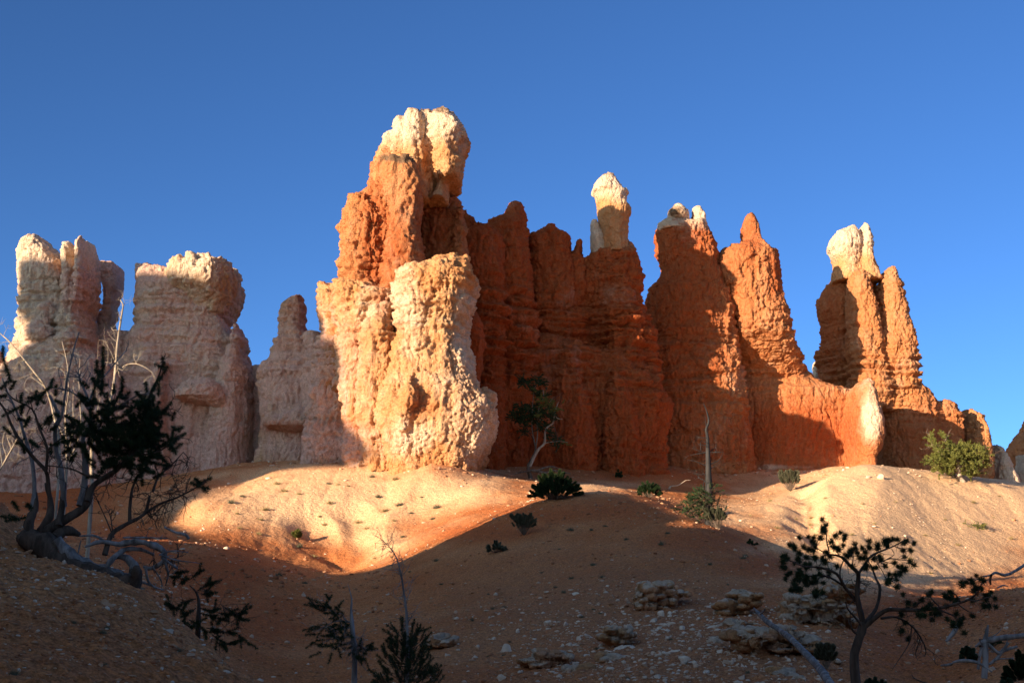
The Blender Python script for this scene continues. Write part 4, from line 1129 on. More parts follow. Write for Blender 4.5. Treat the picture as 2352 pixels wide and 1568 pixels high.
    sprays = [(20, 285, 30, 400), (28, 390, 60, 500), (55, 490, 95, 590), (90, 580, 15, 655), (0, 735, 50, 720), (462, 570, 445, 640), (450, 630, 340, 740), (322, 670, 305, 720), (190, 695, 180, 770), (310, 745, 200, 805), (185, 815, 35, 895), (262, 900, 215, 985), (240, 740, 320, 750),
              (900, 295, 895, 420), (900, 410, 892, 600), (848, 405, 842, 505), (905, 440, 860, 600), (795, 565, 845, 615), (885, 590, 880, 705), (865, 640, 905, 720), (820, 490, 860, 540), (870, 500, 850, 590),
              (1062, 550, 1065, 640), (1065, 630, 1050, 720), (1050, 700, 995, 790), (990, 620, 990, 695), (932, 690, 940, 815), (830, 745, 830, 785), (680, 700, 745, 775), (790, 790, 900, 800), (880, 790, 930, 850),
              (1418, 385, 1422, 480), (1345, 445, 1420, 485), (1460, 465, 1400, 565), (1405, 550, 1335, 665), (1268, 600, 1280, 690), (1345, 650, 1285, 765), (1385, 615, 1378, 705), (1178, 685, 1245, 755), (1290, 750, 1150, 835), (1160, 815, 1060, 815), (1135, 850, 1090, 860), (1498, 780, 1405, 875), (1385, 765, 1370, 835), (1295, 750, 1300, 1000), (1240, 770, 1260, 900), (1355, 845, 1285, 905), (1320, 700, 1340, 800), (1270, 700, 1250, 800), (1330, 780, 1310, 900),
              (1415, 935, 1370, 1025), (1380, 1015, 1295, 1105), (1145, 905, 1235, 1005), (1045, 1000, 1205, 955), (1520, 995, 1500, 1090), (1625, 1045, 1505, 1110), (1595, 1135, 1505, 1195), (1545, 1015, 1585, 995), (1450, 1055, 1485, 1145), (1465, 1115, 1525, 1215), (1500, 1080, 1480, 1180), (1560, 1080, 1500, 1150),
              (560, 890, 690, 955), (650, 950, 590, 1005), (545, 1230, 610, 1180), (640, 1100, 700, 1160), (600, 900, 640, 960), (560, 1150, 620, 1220), (700, 980, 760, 1020),
              (1380, 1240, 1470, 1325), (1200, 1280, 1425, 1325), (1215, 1320, 1240, 1490), (1345, 1400, 1145, 1350), (1250, 1380, 1180, 1450), (1655, 1475, 1720, 1505), (1715, 1500, 1825, 1445), (1720, 1505, 1810, 1530), (1690, 1440, 1740, 1480), (1760, 1520, 1800, 1560)]
    for _ in range(230):                                    # the dense dark heart of the crown
        x, y = RNG.normal(1105, 215), RNG.normal(1120, 180)
        if y > 1460 or y < 720 or x < 560 or x > 1400: continue
        a = RNG.uniform(-.4, 3.5)
        sprays.append((x, y, x + 90 * math.cos(a), y - 75 * math.sin(a)))
    for _ in range(60):
        x, y = RNG.normal(1290, 85), RNG.normal(1050, 110)
        a = RNG.uniform(-.3, 3.4)
        sprays.append((x, y, x + 75 * math.cos(a), y - 70 * math.sin(a)))
    for _ in range(70):                                    # sparser shoots over the rest of the crown
        x, y = RNG.uniform(60, 950), RNG.uniform(640, 1250)
        if x < 700 and RNG.uniform() < .5: continue
        a = RNG.uniform(.2, 2.9)
        sprays.append((x, y, x + 80 * math.cos(a), y - 85 * math.sin(a)))
    for z in ((90, 190, 135, 255), (30, 345, 180, 320), (200, 220, 235, 245), (60, 300, 130, 330), (0, 310, 60, 320)):
        a, b = l2([(z[0], z[1]), (z[2], z[3])])
        sprays.append((a[0] / .2637, (a[1] - 717.8) / .2637, b[0] / .2637, (b[1] - 717.8) / .2637))
    nd = Needles()
    for x0, y0, x1, y1 in sprays:
        yy = Y + RNG.uniform(-.6, .1)
        a, b = np.array(at(*l1([(x0, y0)])[0], yy)), np.array(at(*l1([(x1, y1)])[0], yy + RNG.uniform(-.1, .1)))
        nd.brush(a, b, .046, .0048, 1900, .5)
    nd.build("foliage", M_NEEDLE, t)

# --- bleached dead trees standing in the sun behind it --------------------------------------------
def dead_trees():
    l1 = lambda zs: [(x * .2637, 717.8 + y * .2637) for x, y in zs]
    def tree(label, Y, main, others, r, n_tw, tl):
        foot = path(l1(main[:1]), Y)[0]
        gz = float(ground(foot[0], foot[1])[0])
        t = thing("dead_tree", label, "dead tree", (foot[0], foot[1], gz))
        p = path(l1(main), Y, Y, .05)
        p = np.vstack([[p[0][0], p[0][1], min(gz - .1, p[0][2] - .1)], p])
        w = Wood(); q = w.tube(p, [r * .8, r * .8, r * .65, r * .45, r * .2], 8, wob=.06)
        w.twigs(q, r * .09, n_tw, tl, depth=2, start=.35)
        w.build("trunk", M_PALEWOOD, t)
        for z, r0 in others:
            w = Wood(); q = w.tube(path(l1(z), Y, Y, .05), [r0 * .8, r0 * .55, r0 * .25], 6)
            w.twigs(q, r0 * .2, 5, tl * .7, depth=2)
            w.build("branch", M_PALEWOOD, t)
    tree("tall bleached dead tree in sunlight reaching into the slot of sky", 45.0,
         [(800, 1560), (800, 1420), (800, 1200), (830, 1030), (930, 880), (995, 600), (1018, 330), (1032, 200), (1060, 20), (1072, -60), (1050, -110)],
         [([(1010, 530), (1090, 460), (1180, 445), (1270, 480), (1330, 530), (1352, 580)], .075), ([(1070, -40), (1085, -90), (1060, -140)], .03), ([(960, 700), (900, 560), (940, 420), (930, 260), (860, 240)], .035), ([(1020, 150), (980, 150), (965, 120)], .03),
          ([(1000, 430), (960, 330), (900, 240)], .03), ([(1010, 330), (1030, 380), (1060, 430)], .03), ([(1180, 440), (1210, 390), (1220, 340)], .025), ([(920, 850), (1000, 800), (1060, 790)], .04), ([(830, 1030), (850, 850), (870, 760), (840, 700), (856, 250)], .045), ([(900, 1000), (1000, 960), (1050, 920)], .03)], .19, 8, .8)
    tree("cluster of thin bleached dead poles standing upright behind the gnarled pine", 44.0,
         [(575, 1500), (580, 1200), (570, 900), (598, 700), (588, 460), (540, 250)],
         [([(590, 1250), (640, 1000), (636, 840), (640, 580)], .06), ([(600, 1300), (700, 1050), (700, 850), (690, 700), (696, 400)], .075), ([(580, 640), (560, 520), (480, 475), (395, 500)], .045), ([(560, 1100), (480, 900), (470, 780), (490, 700)], .04), ([(600, 900), (560, 700), (565, 500)], .035)], .10, 10, .7)
    tree("leaning bleached dead pole at the left edge against the sky", 43.0,
         [(520, 1250), (470, 900), (400, 660), (300, 520), (220, 420), (90, 260), (0, 180), (-60, 110)],
         [([(215, 415), (160, 430), (150, 490), (100, 475)], .035), ([(240, 465), (200, 480), (175, 508)], .035), ([(300, 520), (210, 560), (130, 590), (110, 620)], .03), ([(380, 640), (260, 560), (210, 640), (240, 690)], .03), ([(90, 260), (70, 320), (85, 300)], .025)], .12, 12, .7)
    tree("short pale snag slanting out of dead scrub at the left edge", 44.0,
         [(-60, 1480), (0, 1370), (100, 1190), (160, 1080), (240, 900)],
         [([(60, 1260), (20, 1120), (60, 1000)], .04), ([(100, 1190), (60, 1060), (110, 950)], .04), ([(40, 1290), (120, 1290)], .03), ([(150, 1100), (260, 1010), (330, 1060)], .03), ([(20, 1330), (-10, 1100), (0, 960)], .03)], .10, 18, .8)

# --- smaller trees and bushes ----------------------------------------------------------------------
def bush(name, label, cat, px, py, w_px, h_px, Y=None, mat=None, bark=None, n=60, needle=None, width=None, dens=1.0, lean=0.0, shape="dome", group=None, brush_len=None):
    """Low shrub: stems fanning out of one foot, each tipped with shoots; w_px, h_px its picture size, (px, py) its foot."""
    if Y is None:
        foot = on_ground(px, py); Y = foot[1]
    else:
        foot = np.array(at(px, py, Y))
        foot[2] = float(ground(foot[0], foot[1])[0])
    m = Y / FPX * 1.03
    W, H = w_px * m / 2, h_px * m
    needle = needle or max(.05, H * .10)
    width = width or max(.0035, Y / FPX * 1.5)
    t = thing(name, label, cat, foot, group)
    wd = Wood(); nd = Needles()
    for i in range(n):
        a = RNG.uniform(0, 2 * math.pi); u = RNG.uniform(0, 1) ** .5
        if shape == "dome":
            e = np.array([W * u * math.cos(a), W * .8 * u * math.sin(a), H * (1.02 - .75 * u * u) * RNG.uniform(.45, 1.0)])
        elif shape == "cone":
            k = RNG.uniform(0, 1)
            e = np.array([W * (1 - k) * math.cos(a) * RNG.uniform(.6, 1), W * (1 - k) * .9 * math.sin(a) * RNG.uniform(.6, 1), H * (.08 + .92 * k)])
        else:                                  # fan: upright spray
            e = np.array([W * u * math.cos(a), W * .5 * u * math.sin(a), H * RNG.uniform(.5, 1.0)])
        e[0] += lean * e[2]
        st = foot + np.array([0, 0, H * .02 if shape != "cone" else max(0, e[2] - W * .5)])
        en = foot + e
        mid = (st + en) / 2 + RNG.normal(0, H * .05, 3) + np.array([0, 0, -H * .04])
        r = max(.006, H * .018)
        wd.tube([st, mid, en], [r, r * .7, r * .3], 4, sub=2)
        d = (en - mid); d /= np.linalg.norm(d) + 1e-9
        bl = brush_len or H * .22
        nd.brush(en - d * bl * .6, en + d * bl * .4, needle, width, 220 * dens / max(needle, .03) * .07 / .07 * .25 / max(bl, .05) * .6, .7)
    if shape == "cone":
        wd.tube([foot - np.array([0, 0, .1]), foot + np.array([lean * H * .5, 0, H * .5]), foot + np.array([lean * H, 0, H])], [H * .06, H * .04, H * .01], 7)
    wd.build("stems" if shape != "cone" else "trunk", bark or M_MIDBARK, t)
    nd.build("foliage", mat or M_NEEDLE, t)
    return t

def alcove_pine():
    f = lambda zs: [(1062 + x * .293, 746 + y * .293) for x, y in zs]
    Y = 85.0
    foot = np.array(at(1217, 1101, Y)); foot[2] = float(ground(foot[0], foot[1])[0])
    t = thing("pine_tree", "twisted pine with one bleached limb in front of the dark red wall", "tree", foot)
    w = Wood()
    w.tube(np.vstack([[foot - [0, 0, .2]], path(f([(535, 1195), (515, 1120), (540, 1060), (575, 980), (560, 900), (545, 800), (550, 650), (565, 500), (605, 430)]), Y)]), [.36, .34, .26, .24, .16, .12, .10, .07, .05, .03], 9, wob=.08)
    q = w.tube(path(f([(575, 960), (590, 850), (585, 760), (600, 650), (620, 560)]), Y), [.12, .1, .08, .05], 6)
    w.build("trunk", M_MIDBARK, t)
    w = Wood()
    w.tube(path(f([(530, 1110), (560, 1040), (600, 970), (645, 925), (650, 830), (680, 790), (710, 770), (722, 700), (740, 640), (757, 602)]), Y - .25), [.20, .22, .20, .17, .14, .12, .10, .09, .06, .03], 8, wob=.08)
    w.tube(path(f([(722, 705), (745, 730), (788, 740)]), Y - .3), [.07, .06, .03], 6)
    for z in ([(690, 600), (712, 568)], [(600, 740), (640, 745)], [(640, 930), (700, 915), (716, 900)], [(640, 560), (632, 510)], [(640, 925), (760, 910), (830, 920)], [(630, 580), (660, 600)]):
        q = w.tube(path(f(z), Y - .3), [.045, .02], 5, sub=1)
    w.build("bleached_limb", M_PALEWOOD, t)
    w = Wood()
    for z in ([(560, 900), (480, 780), (380, 710)], [(550, 700), (460, 640)], [(590, 800), (660, 680), (740, 660)], [(600, 650), (680, 600), (790, 530)], [(640, 820), (700, 860), (740, 930)], [(560, 520), (490, 450)], [(555, 850), (490, 840)], [(720, 800), (740, 860), (760, 900)], [(600, 700), (700, 720)]):
        q = w.tube(path(f(z), Y + RNG.uniform(-.4, .4)), [.06, .045, .02], 5)
        w.twigs(q, .015, 5, .6, depth=2)
    w.build("branch", M_DARKBARK, t)
    nd, ns = Needles(), Needles()
    blobs = [(500, 450, 40, 26), (470, 440, 20, 20), (530, 490, 30, 25), (600, 430, 35, 26), (620, 470, 20, 20), (600, 545, 40, 30), (640, 540, 20, 20), (560, 640, 30, 30), (480, 650, 38, 30), (400, 715, 45, 16), (450, 735, 50, 28), (500, 770, 40, 40), (480, 830, 18, 30), (430, 700, 40, 25), (640, 800, 50, 30), (690, 850, 30, 20), (560, 730, 30, 40), (520, 700, 40, 40), (700, 900, 20, 20), (740, 930, 20, 40), (620, 700, 40, 50), (680, 720, 50, 40)]
    for x, y, sx, sy in blobs:
        for _ in range(int(sx * sy / 70) + 4):
            c = np.array(at(*f([(x + RNG.normal(0, sx * .55), y + RNG.normal(0, sy * .55))])[0], Y + RNG.normal(0, .5)))
            d = np.array([RNG.normal(0, 1), RNG.normal(0, .6), RNG.normal(.2, .5)]); d /= np.linalg.norm(d)
            nd.brush(c, c + d * .42, .13, .045, 110, .8)
    for x, y, sx, sy in [(640, 610, 45, 40), (690, 640, 60, 35), (600, 690, 40, 20), (740, 660, 25, 30), (580, 520, 16, 16), (815, 920, 16, 16), (620, 590, 30, 30)]:
        for _ in range(int(sx * sy / 150) + 2):
            c = np.array(at(*f([(x + RNG.normal(0, sx * .55), y + RNG.normal(0, sy * .55))])[0], Y - .3 + RNG.normal(0, .4)))
            d = np.array([RNG.normal(0, 1), RNG.normal(0, .6), RNG.normal(.2, .5)]); d /= np.linalg.norm(d)
            ns.brush(c, c + d * .42, .13, .045, 110, .8)
    nd.build("foliage", M_NEEDLE, t)
    ns.build("foliage", M_NEEDLE_SUN, t)  # sunlit clumps of the same crown, in the light-coloured needle copy
    w = Wood()
    for z, r in (([(400, 1170), (480, 1150), (560, 1140), (650, 1160), (720, 1140), (850, 1165)], [.06, .14, .2, .18, .15, .05]), ([(560, 1150), (680, 1110), (760, 1125)], [.15, .16, .05]), ([(360, 1240), (400, 1250), (520, 1215)], [.08, .12, .1])):
        pp = path(f(z), Y - .3)
        w.tube(pp, r, 7, wob=.15)
    lg = w.build("driftwood", M_MIDBARK)
    tag(lg, "fallen weathered roots and logs lying round the foot of the alcove pine", "dead wood")

def tall_snag():
    f = lambda zs: [(1493 + x * .293, 804 + y * .293) for x, y in zs]
    foot = on_ground(1628, 1204, 4, 58)
    Y = foot[1]
    t = thing("dead_snag", "tall grey dead snag with short broken branches and green sprouts round its foot", "dead tree", foot)
    w = Wood()
    w.tube(np.vstack([[foot - [0, 0, .3]], path(f([(460, 1360), (460, 1050), (455, 850), (450, 680), (440, 620), (460, 560), (445, 480), (420, 420)]), Y)]), [.38, .34, .28, .21, .13, .11, .085, .06, .03], 10, wob=.05)
    w.build("trunk", M_SNAG, t)
    for z in ([(438, 687), (390, 683), (345, 683)], [(440, 800), (390, 790), (330, 768)], [(440, 805), (370, 812), (290, 830)], [(440, 905), (350, 868), (290, 862)], [(470, 895), (540, 860), (575, 800)], [(470, 790), (515, 760), (515, 715)], [(440, 970), (390, 975), (345, 970)], [(440, 1032), (390, 1000), (360, 960)], [(445, 640), (438, 580), (430, 515)], [(470, 800), (530, 800), (575, 798)], [(400, 785), (395, 740), (400, 710)], [(440, 745), (410, 742), (375, 735)], [(470, 930), (540, 890)], [(440, 720), (420, 720)], [(440, 1030), (420, 1040), (420, 1100)]):
        w = Wood(); q = w.tube(path(f(z), Y + RNG.uniform(-.3, .2)), [.042, .03, .012], 5)
        w.twigs(q, .01, 2, .35)
        w.build("branch", M_SNAG, t)
    nd = Needles(); w = Wood()
    for _ in range(190):
        x, y = RNG.normal(385, 90), RNG.normal(1190, 70)
        if not (210 < x < 540 and 1040 < y < 1325 and y > 1260 - (x - 190) * .85): continue
        c = np.array(at(*f([(x, y)])[0], Y - .2 + RNG.normal(0, .5)))
        d = np.array([RNG.normal(-.3, 1), RNG.normal(0, .6), RNG.normal(.1, .5)]); d /= np.linalg.norm(d)
        nd.brush(c, c + d * .30, .085, .026, 150, .8)
        w.tube([c - d * .5 + [.1, 0, -.1], c, c + d * .25], [.012, .01, .006], 4, sub=1)
    for _ in range(40):
        x, y = RNG.normal(520, 25), RNG.normal(1225, 50)
        c = np.array(at(*f([(x, y)])[0], Y + RNG.normal(0, .3)))
        d = np.array([RNG.normal(.6, .6), RNG.normal(0, .5), RNG.normal(-.3, .5)]); d /= np.linalg.norm(d)
        w.tube([c, c + d * .4], [.012, .005], 4, sub=1)
        nd.brush(c, c + d * .2, .06, .02, 60, .8)
    w.build("sprouts", M_DARKBARK, t)
    nd.build("foliage", M_NEEDLE, t)

def sunlit_pine():
    foot = on_ground(2210, 1106)
    Y = min(foot[1], 90.0)
    foot = np.array(at(2210, 1105, Y)); foot[2] = float(ground(foot[0], foot[1])[0])
    f = lambda zs: [(1778 + x * .2563, 919 + y * .2563) for x, y in zs]
    t = thing("pine_tree", "bushy sunlit olive pine with pale trunk on the crest of the bright slope", "tree", foot)
    w = Wood()
    w.tube(np.vstack([[foot - [0, 0, .3]], path(f([(1690, 735), (1665, 690), (1660, 620), (1650, 560), (1640, 520)]), Y)]), [.5, .45, .34, .28, .24, .2], 9, wob=.08)
    w.build("trunk", M_PALEWOOD, t)
    for z in ([(1650, 560), (1560, 430), (1530, 310)], [(1650, 560), (1500, 480), (1420, 400), (1400, 330)], [(1650, 600), (1500, 600), (1380, 550)], [(1660, 560), (1700, 440), (1760, 380)], [(1660, 580), (1780, 480), (1890, 420)], [(1665, 600), (1800, 560), (1940, 470)], [(1665, 620), (1780, 640), (1830, 660)], [(1655, 620), (1560, 660), (1520, 690)]):
        w = Wood(); q = w.tube(path(f(z), Y + RNG.uniform(-.6, .6)), [.16, .1, .03], 6); w.twigs(q, .03, 5, .9, depth=2)
        w.build("branch", M_MIDBARK, t)
    nd = Needles()
    blobs = [(1400, 350, 16, 40), (1420, 400, 20, 25), (1540, 330, 16, 35), (1550, 390, 22, 22), (1380, 550, 25, 18), (1430, 580, 30, 22), (1480, 460, 35, 45), (1500, 540, 50, 40), (1560, 480, 50, 40), (1600, 430, 40, 25), (1660, 420, 50, 25), (1680, 480, 60, 40), (1740, 420, 40, 25), (1760, 500, 60, 50), (1840, 430, 40, 25), (1850, 500, 50, 40), (1900, 540, 30, 40), (1830, 590, 50, 40), (1760, 600, 50, 40), (1560, 590, 50, 40), (1500, 630, 40, 30), (1560, 660, 35, 22), (1740, 670, 40, 30), (1800, 650, 35, 25), (1620, 560, 40, 40), (1700, 560, 40, 30), (1600, 520, 40, 30), (1450, 520, 25, 25)]
    for x, y, sx, sy in blobs:
        for _ in range(int(sx * sy / 62) + 4):
            c = np.array(at(*f([(x + RNG.normal(0, sx * .6), y + RNG.normal(0, sy * .6))])[0], Y + RNG.normal(0, .9)))
            d = np.array([RNG.normal(0, .8), RNG.normal(0, .6), RNG.normal(.5, .5)]); d /= np.linalg.norm(d)
            nd.brush(c, c + d * .36, .13, .05, 110, .8)
    nd.build("foliage", M_NEEDLE_SUN, t)

def dead_top_pines():
    f = lambda zs: [(632 + x * .2311, 1206 + y * .2311) for x, y in zs]
    # lean one with side boughs
    Y = 17.0
    b0 = np.array(at(*f([(790, 1500)])[0], Y)); b0[2] = float(ground(b0[0], b0[1])[0])
    t = thing("pine_tree", "scraggly dead-topped pine with boughs only to its left, bottom edge", "tree", b0)
    w = Wood()
    w.tube(np.vstack([[b0 - [0, 0, .1]], path(f([(790, 1350), (780, 1180), (765, 1000), (755, 850), (760, 740), (745, 660), (720, 575)]), Y)]), [.085, .08, .08, .07, .035, .022, .014, .005], 8, wob=.08)
    w.build("trunk", M_GREYWOOD, t)
    nd = Needles()
    for z in ([(760, 970), (690, 930), (670, 880), (600, 870), (500, 830), (390, 820)], [(560, 850), (530, 800), (515, 750)], [(740, 960), (600, 950), (480, 1010), (370, 1060)], [(750, 1010), (640, 1030), (560, 1060)], [(750, 1100), (620, 1120), (520, 1140), (440, 1200)], [(770, 1150), (660, 1190), (560, 1250)], [(790, 1200), (860, 1200), (960, 1250)], [(790, 1250), (840, 1280), (900, 1290)], [(700, 950), (690, 1040), (680, 1110)]):
        w = Wood(); p = path(f(z), Y, Y - .2, .03); q = w.tube(p, [.024, .014, .006], 6); w.twigs(q, .004, 6, .22, depth=2)
        w.build("branch", M_GREYWOOD, t)
        for i in range(len(p) - 1):
            if i or len(p) < 4:
                for _ in range(4):
                    s_ = p[i] + (p[i + 1] - p[i]) * RNG.uniform(.1, .9) + RNG.normal(0, .04, 3)
                    d = (p[-1] - p[0]); d = d / np.linalg.norm(d) + RNG.normal(0, .5, 3); d /= np.linalg.norm(d)
                    nd.brush(s_, s_ + d * .16, .042, .0055, 900, .5)
    nd.build("foliage", M_NEEDLE, t)
    w = Wood(); q = path(f([(760, 1000), (775, 1150), (800, 1300)]), Y - .1); w.twigs(q, .004, 40, .35, up=-.5, depth=2); w.build("twigs", M_GREYWOOD, t)
    # bushy one with a long bare leader
    Y = 16.0
    b0 = np.array(at(*f([(1310, 1640)])[0], Y)); b0[2] = float(ground(b0[0], b0[1])[0])
    t = thing("pine_tree", "pine with a long bare leaning leader above a bushy dark base, bottom edge", "tree", b0)
    w = Wood()
    p = path(f([(1310, 1500), (1315, 1200), (1312, 1000), (1300, 820), (1275, 640), (1250, 480), (1200, 310), (1130, 210), (1090, 170)]), Y)
    q = w.tube(np.vstack([[b0 - [0, 0, .1]], p]), [.06, .055, .05, .04, .034, .028, .024, .018, .011, .004], 8, wob=.06)
    w.twigs(q, .005, 60, .28, up=-.1, depth=2, start=.3)
    w.build("trunk", M_GREYWOOD, t)
    w = Wood(); nd = Needles()
    for _ in range(150):
        k = RNG.uniform(0, 1) ** .8
        y = 1000 + 600 * k
        hw = 110 + 190 * k
        x = 1310 + RNG.uniform(-1, 1) * hw
        c = np.array(at(*f([(x, y + RNG.normal(0, 15))])[0], Y + RNG.uniform(-.5, .4) * (.4 + k)))
        o_ = np.array(at(*f([(1312, y + 60)])[0], Y))
        d = c - o_; d /= np.linalg.norm(d) + 1e-9; d = d * .7 + np.array([0, 0, .6]) + RNG.normal(0, .3, 3); d /= np.linalg.norm(d)
        w.tube([o_, (o_ + c) / 2 + [0, 0, -.03], c, c + d * .12], [.010, .008, .006, .003], 4, sub=2)
        nd.brush(c, c + d * .15, .042, .0055, 900, .6)
    w.build("boughs", M_DARKBARK, t)
    nd.build("foliage", M_NEEDLE, t)

def small_left_pine():
    f = lambda zs: [(x * .3043, 1091 + y * .3043) for x, y in zs]
    Y = 14.5
    b0 = np.array(at(*f([(1500, 1180)])[0], Y)); b0[2] = float(ground(b0[0], b0[1])[0])
    t = thing("pine_sapling", "small straggly pine with drooping dark shoots beside the left rubble slope", "tree", b0)
    w = Wood(); p = path(f([(1495, 1150), (1500, 1050), (1500, 950), (1480, 880), (1430, 830)]), Y)
    w.tube(np.vstack([[b0 - [0, 0, .1]], p]), [.07, .065, .055, .04, .025, .012], 8, wob=.08); w.build("trunk", M_DARKBARK, t)
    nd = Needles()
    segs = [[(1440, 780), (1510, 725)], [(1350, 820), (1420, 780)], [(1490, 870), (1560, 830), (1610, 815)], [(1520, 900), (1600, 890)], [(1480, 930), (1380, 960), (1340, 1000), (1250, 970)], [(1340, 1000), (1290, 1010)], [(1480, 1000), (1400, 1060), (1380, 1110)], [(1510, 1000), (1600, 1030), (1640, 1010)], [(1510, 1040), (1620, 1070), (1720, 1100)], [(1650, 1040), (1740, 1050)], [(1700, 1000), (1790, 1050), (1850, 1030)], [(1790, 1050), (1830, 1090)], [(1500, 1120), (1440, 1150), (1400, 1140)], [(1500, 1130), (1560, 1180), (1640, 1180)], [(1560, 1150), (1680, 1180), (1780, 1190), (1880, 1270)], [(1600, 1200), (1700, 1270), (1770, 1270)], [(1640, 1260), (1700, 1300)], [(1300, 740), (1380, 730)], [(1280, 760), (1330, 770)], [(1540, 860), (1580, 910)], [(1430, 1090), (1500, 1130)]]
    for z in segs:
        a = path(f(z), Y - .1, Y - .25, .02)
        w = Wood(); q = w.tube(a, [.014, .009, .005], 5); w.twigs(q, .004, 3, .2, depth=2)
        w.build("branch", M_DARKBARK, t)
        for i in range(len(a) - 1):
            nd.brush(a[i] + (a[i + 1] - a[i]) * .2, a[i + 1], .040, .0048, 1500, .5)
            for _ in range(2):
                s_ = a[i] + (a[i + 1] - a[i]) * RNG.uniform(.3, 1); d = (a[i + 1] - a[i]); d = d / np.linalg.norm(d) + RNG.normal(0, .5, 3); d /= np.linalg.norm(d)
                nd.brush(s_, s_ + d * .12, .038, .0048, 1300, .5)
    nd.build("foliage", M_NEEDLE, t)
    w = Wood(); q = path(f([(1600, 950), (1750, 1000), (1800, 1100)]), Y); w.twigs(q, .004, 14, .3, up=-.4, depth=2); w.build("twigs", M_DARKBARK, t)

def right_tree():
    f = lambda zs: [(1778 + x * .2563, 919 + y * .2563) for x, y in zs]
    foot = on_ground(2284, 1217)
    Y = foot[1] - .2
    t = thing("pine_sapling", "small leaning tree casting a shadow on the bright right slope", "tree", foot)
    w = Wood()
    w.tube(np.vstack([[foot - [0, 0, .1]], path(f([(1960, 1170), (1900, 1190), (1850, 1160), (1820, 1110), (1790, 1065), (1735, 1045)]), Y)]), [.12, .12, .1, .075, .06, .035, .015], 7, wob=.1)
    w.tube(path(f([(1850, 1165), (1780, 1150), (1720, 1110)]), Y - .2), [.05, .035, .015], 5)
    w.tube(path(f([(1840, 1150), (1860, 1110), (1880, 1100)]), Y - .1), [.04, .03, .012], 5)
    w.build("trunk", M_MIDBARK, t)
    nd = Needles()
    for x, y, sx, sy, n in [(1690, 1110, 18, 14, 10), (1720, 1150, 22, 20, 16), (1760, 1180, 24, 22, 18), (1730, 1210, 18, 10, 8), (1830, 1130, 28, 16, 18), (1880, 1120, 18, 12, 10), (1870, 1150, 22, 10, 10), (1790, 1140, 20, 14, 10)]:
        for _ in range(n):
            c = np.array(at(*f([(x + RNG.normal(0, sx), y + RNG.normal(0, sy))])[0], Y - .2 + RNG.normal(0, .25)))
            d = RNG.normal(0, 1, 3); d /= np.linalg.norm(d)
            nd.brush(c, c + d * .2, .08, .03, 110, .8)
    nd.build("foliage", M_NEEDLE_SUN, t)

def driftwood():
    f = lambda zs: [(1665 + x * .2920, 1148 + y * .2920) for x, y in zs]
    def log(label, zs, rs, Y0, Y1, name="fallen_log", mat=M_GREYWOOD, tw=0):
        w = Wood()
        for z, r in zip(zs, rs):
            q = w.tube(path(f(z), Y0, Y1, .01), r, 9, wob=.10)
            if tw: w.twigs(q, min(r) * .5, tw, .2)
        o = w.build(name, mat); tag(o, label, "dead wood"); return o
    log("long grey fallen trunk slanting down the ledges at the lower right", [[(228, 850), (280, 905), (340, 960), (430, 1020), (520, 1090), (600, 1170), (690, 1260), (760, 1340), (820, 1430), (880, 1520)], [(270, 900), (300, 880), (315, 855)]], [[.02, .05, .06, .06, .07, .07, .075, .075, .08, .08], [.025, .02, .012]], 14.5, 10.5)
    log("twisted bleached root lying on the shaded slope near the right edge", [[(2030, 600), (2090, 590), (2130, 570), (2200, 590), (2260, 570), (2310, 540), (2370, 500)], [(2095, 590), (2085, 630), (2090, 660)], [(2140, 690), (2190, 670), (2230, 680)]], [[.03, .05, .07, .07, .07, .08, .08], [.06, .07, .05], [.03, .04, .02]], 29, 30.5, "dead_root")
    log("grey broken stump leaning among bushes on the right slope", [[(1740, 1110), (1790, 1050), (1830, 990), (1845, 960)]], [[.05, .075, .075, .06]], 20, 20, "tree_stump")
    log("weathered dead trunk with an upright stub at the lower right edge", [[(2400, 1060), (2250, 1075), (2130, 1090), (2040, 1110), (1970, 1150)], [(2040, 1400), (2050, 1250), (2045, 1130), (2070, 980)], [(2060, 1120), (2150, 1200), (2200, 1180), (2300, 1150)], [(1990, 1330), (2010, 1200), (2040, 1120)], [(2080, 1290), (2150, 1230), (2230, 1120)]], [[.06, .065, .07, .06, .02], [.07, .07, .07, .02], [.04, .04, .04, .03], [.03, .04, .04], [.03, .035, .03]], 13.5, 13.5, "dead_log", tw=3)
    log("thin splintered branch lying below the dead trunk near the lower right corner", [[(1790, 1275), (1880, 1260), (1980, 1275), (2060, 1320), (2100, 1350)], [(1700, 1300), (1780, 1290), (1790, 1280)]], [[.02, .035, .035, .02, .012], [.02, .03, .015]], 12.8, 12.6, "dead_branch")
    log("thin dark bare twig arching up from the bottom edge", [[(1470, 1370), (1490, 1400), (1560, 1430), (1650, 1450)]], [[.006, .01, .01, .008]], 9.5, 9.3, "dead_branch", M_DARKBARK)
    g = lambda zs: [(1493 + x * .293, 804 + y * .293) for x, y in zs]
    pp = on_ground(1540, 1125)
    w = Wood(); w.tube(path(g([(145, 1085), (165, 1065), (215, 1060), (250, 1040), (280, 1020), (318, 1017)]), pp[1] - .5), [.12, .09, .08, .07, .06, .03], 7, wob=.1)
    w.tube(path(g([(165, 1065), (150, 1095)]), pp[1] - .5), [.09, .1], 6, sub=1)
    tag(w.build("dead_branch", M_PALEWOOD), "curved sunlit bleached branch on the shaded bench left of the snag", "dead wood")
    g2 = lambda zs: [(x * .3043, 1091 + y * .3043) for x, y in zs]
    w = Wood(); w.tube(path(g2([(1240, 390), (1320, 430), (1400, 450), (1425, 480)]), 22), [.04, .05, .06, .05], 7, wob=.1)
    tag(w.build("fallen_log", M_GREYWOOD), "short grey log lying on the red soil right of the gnarled pine", "dead wood")

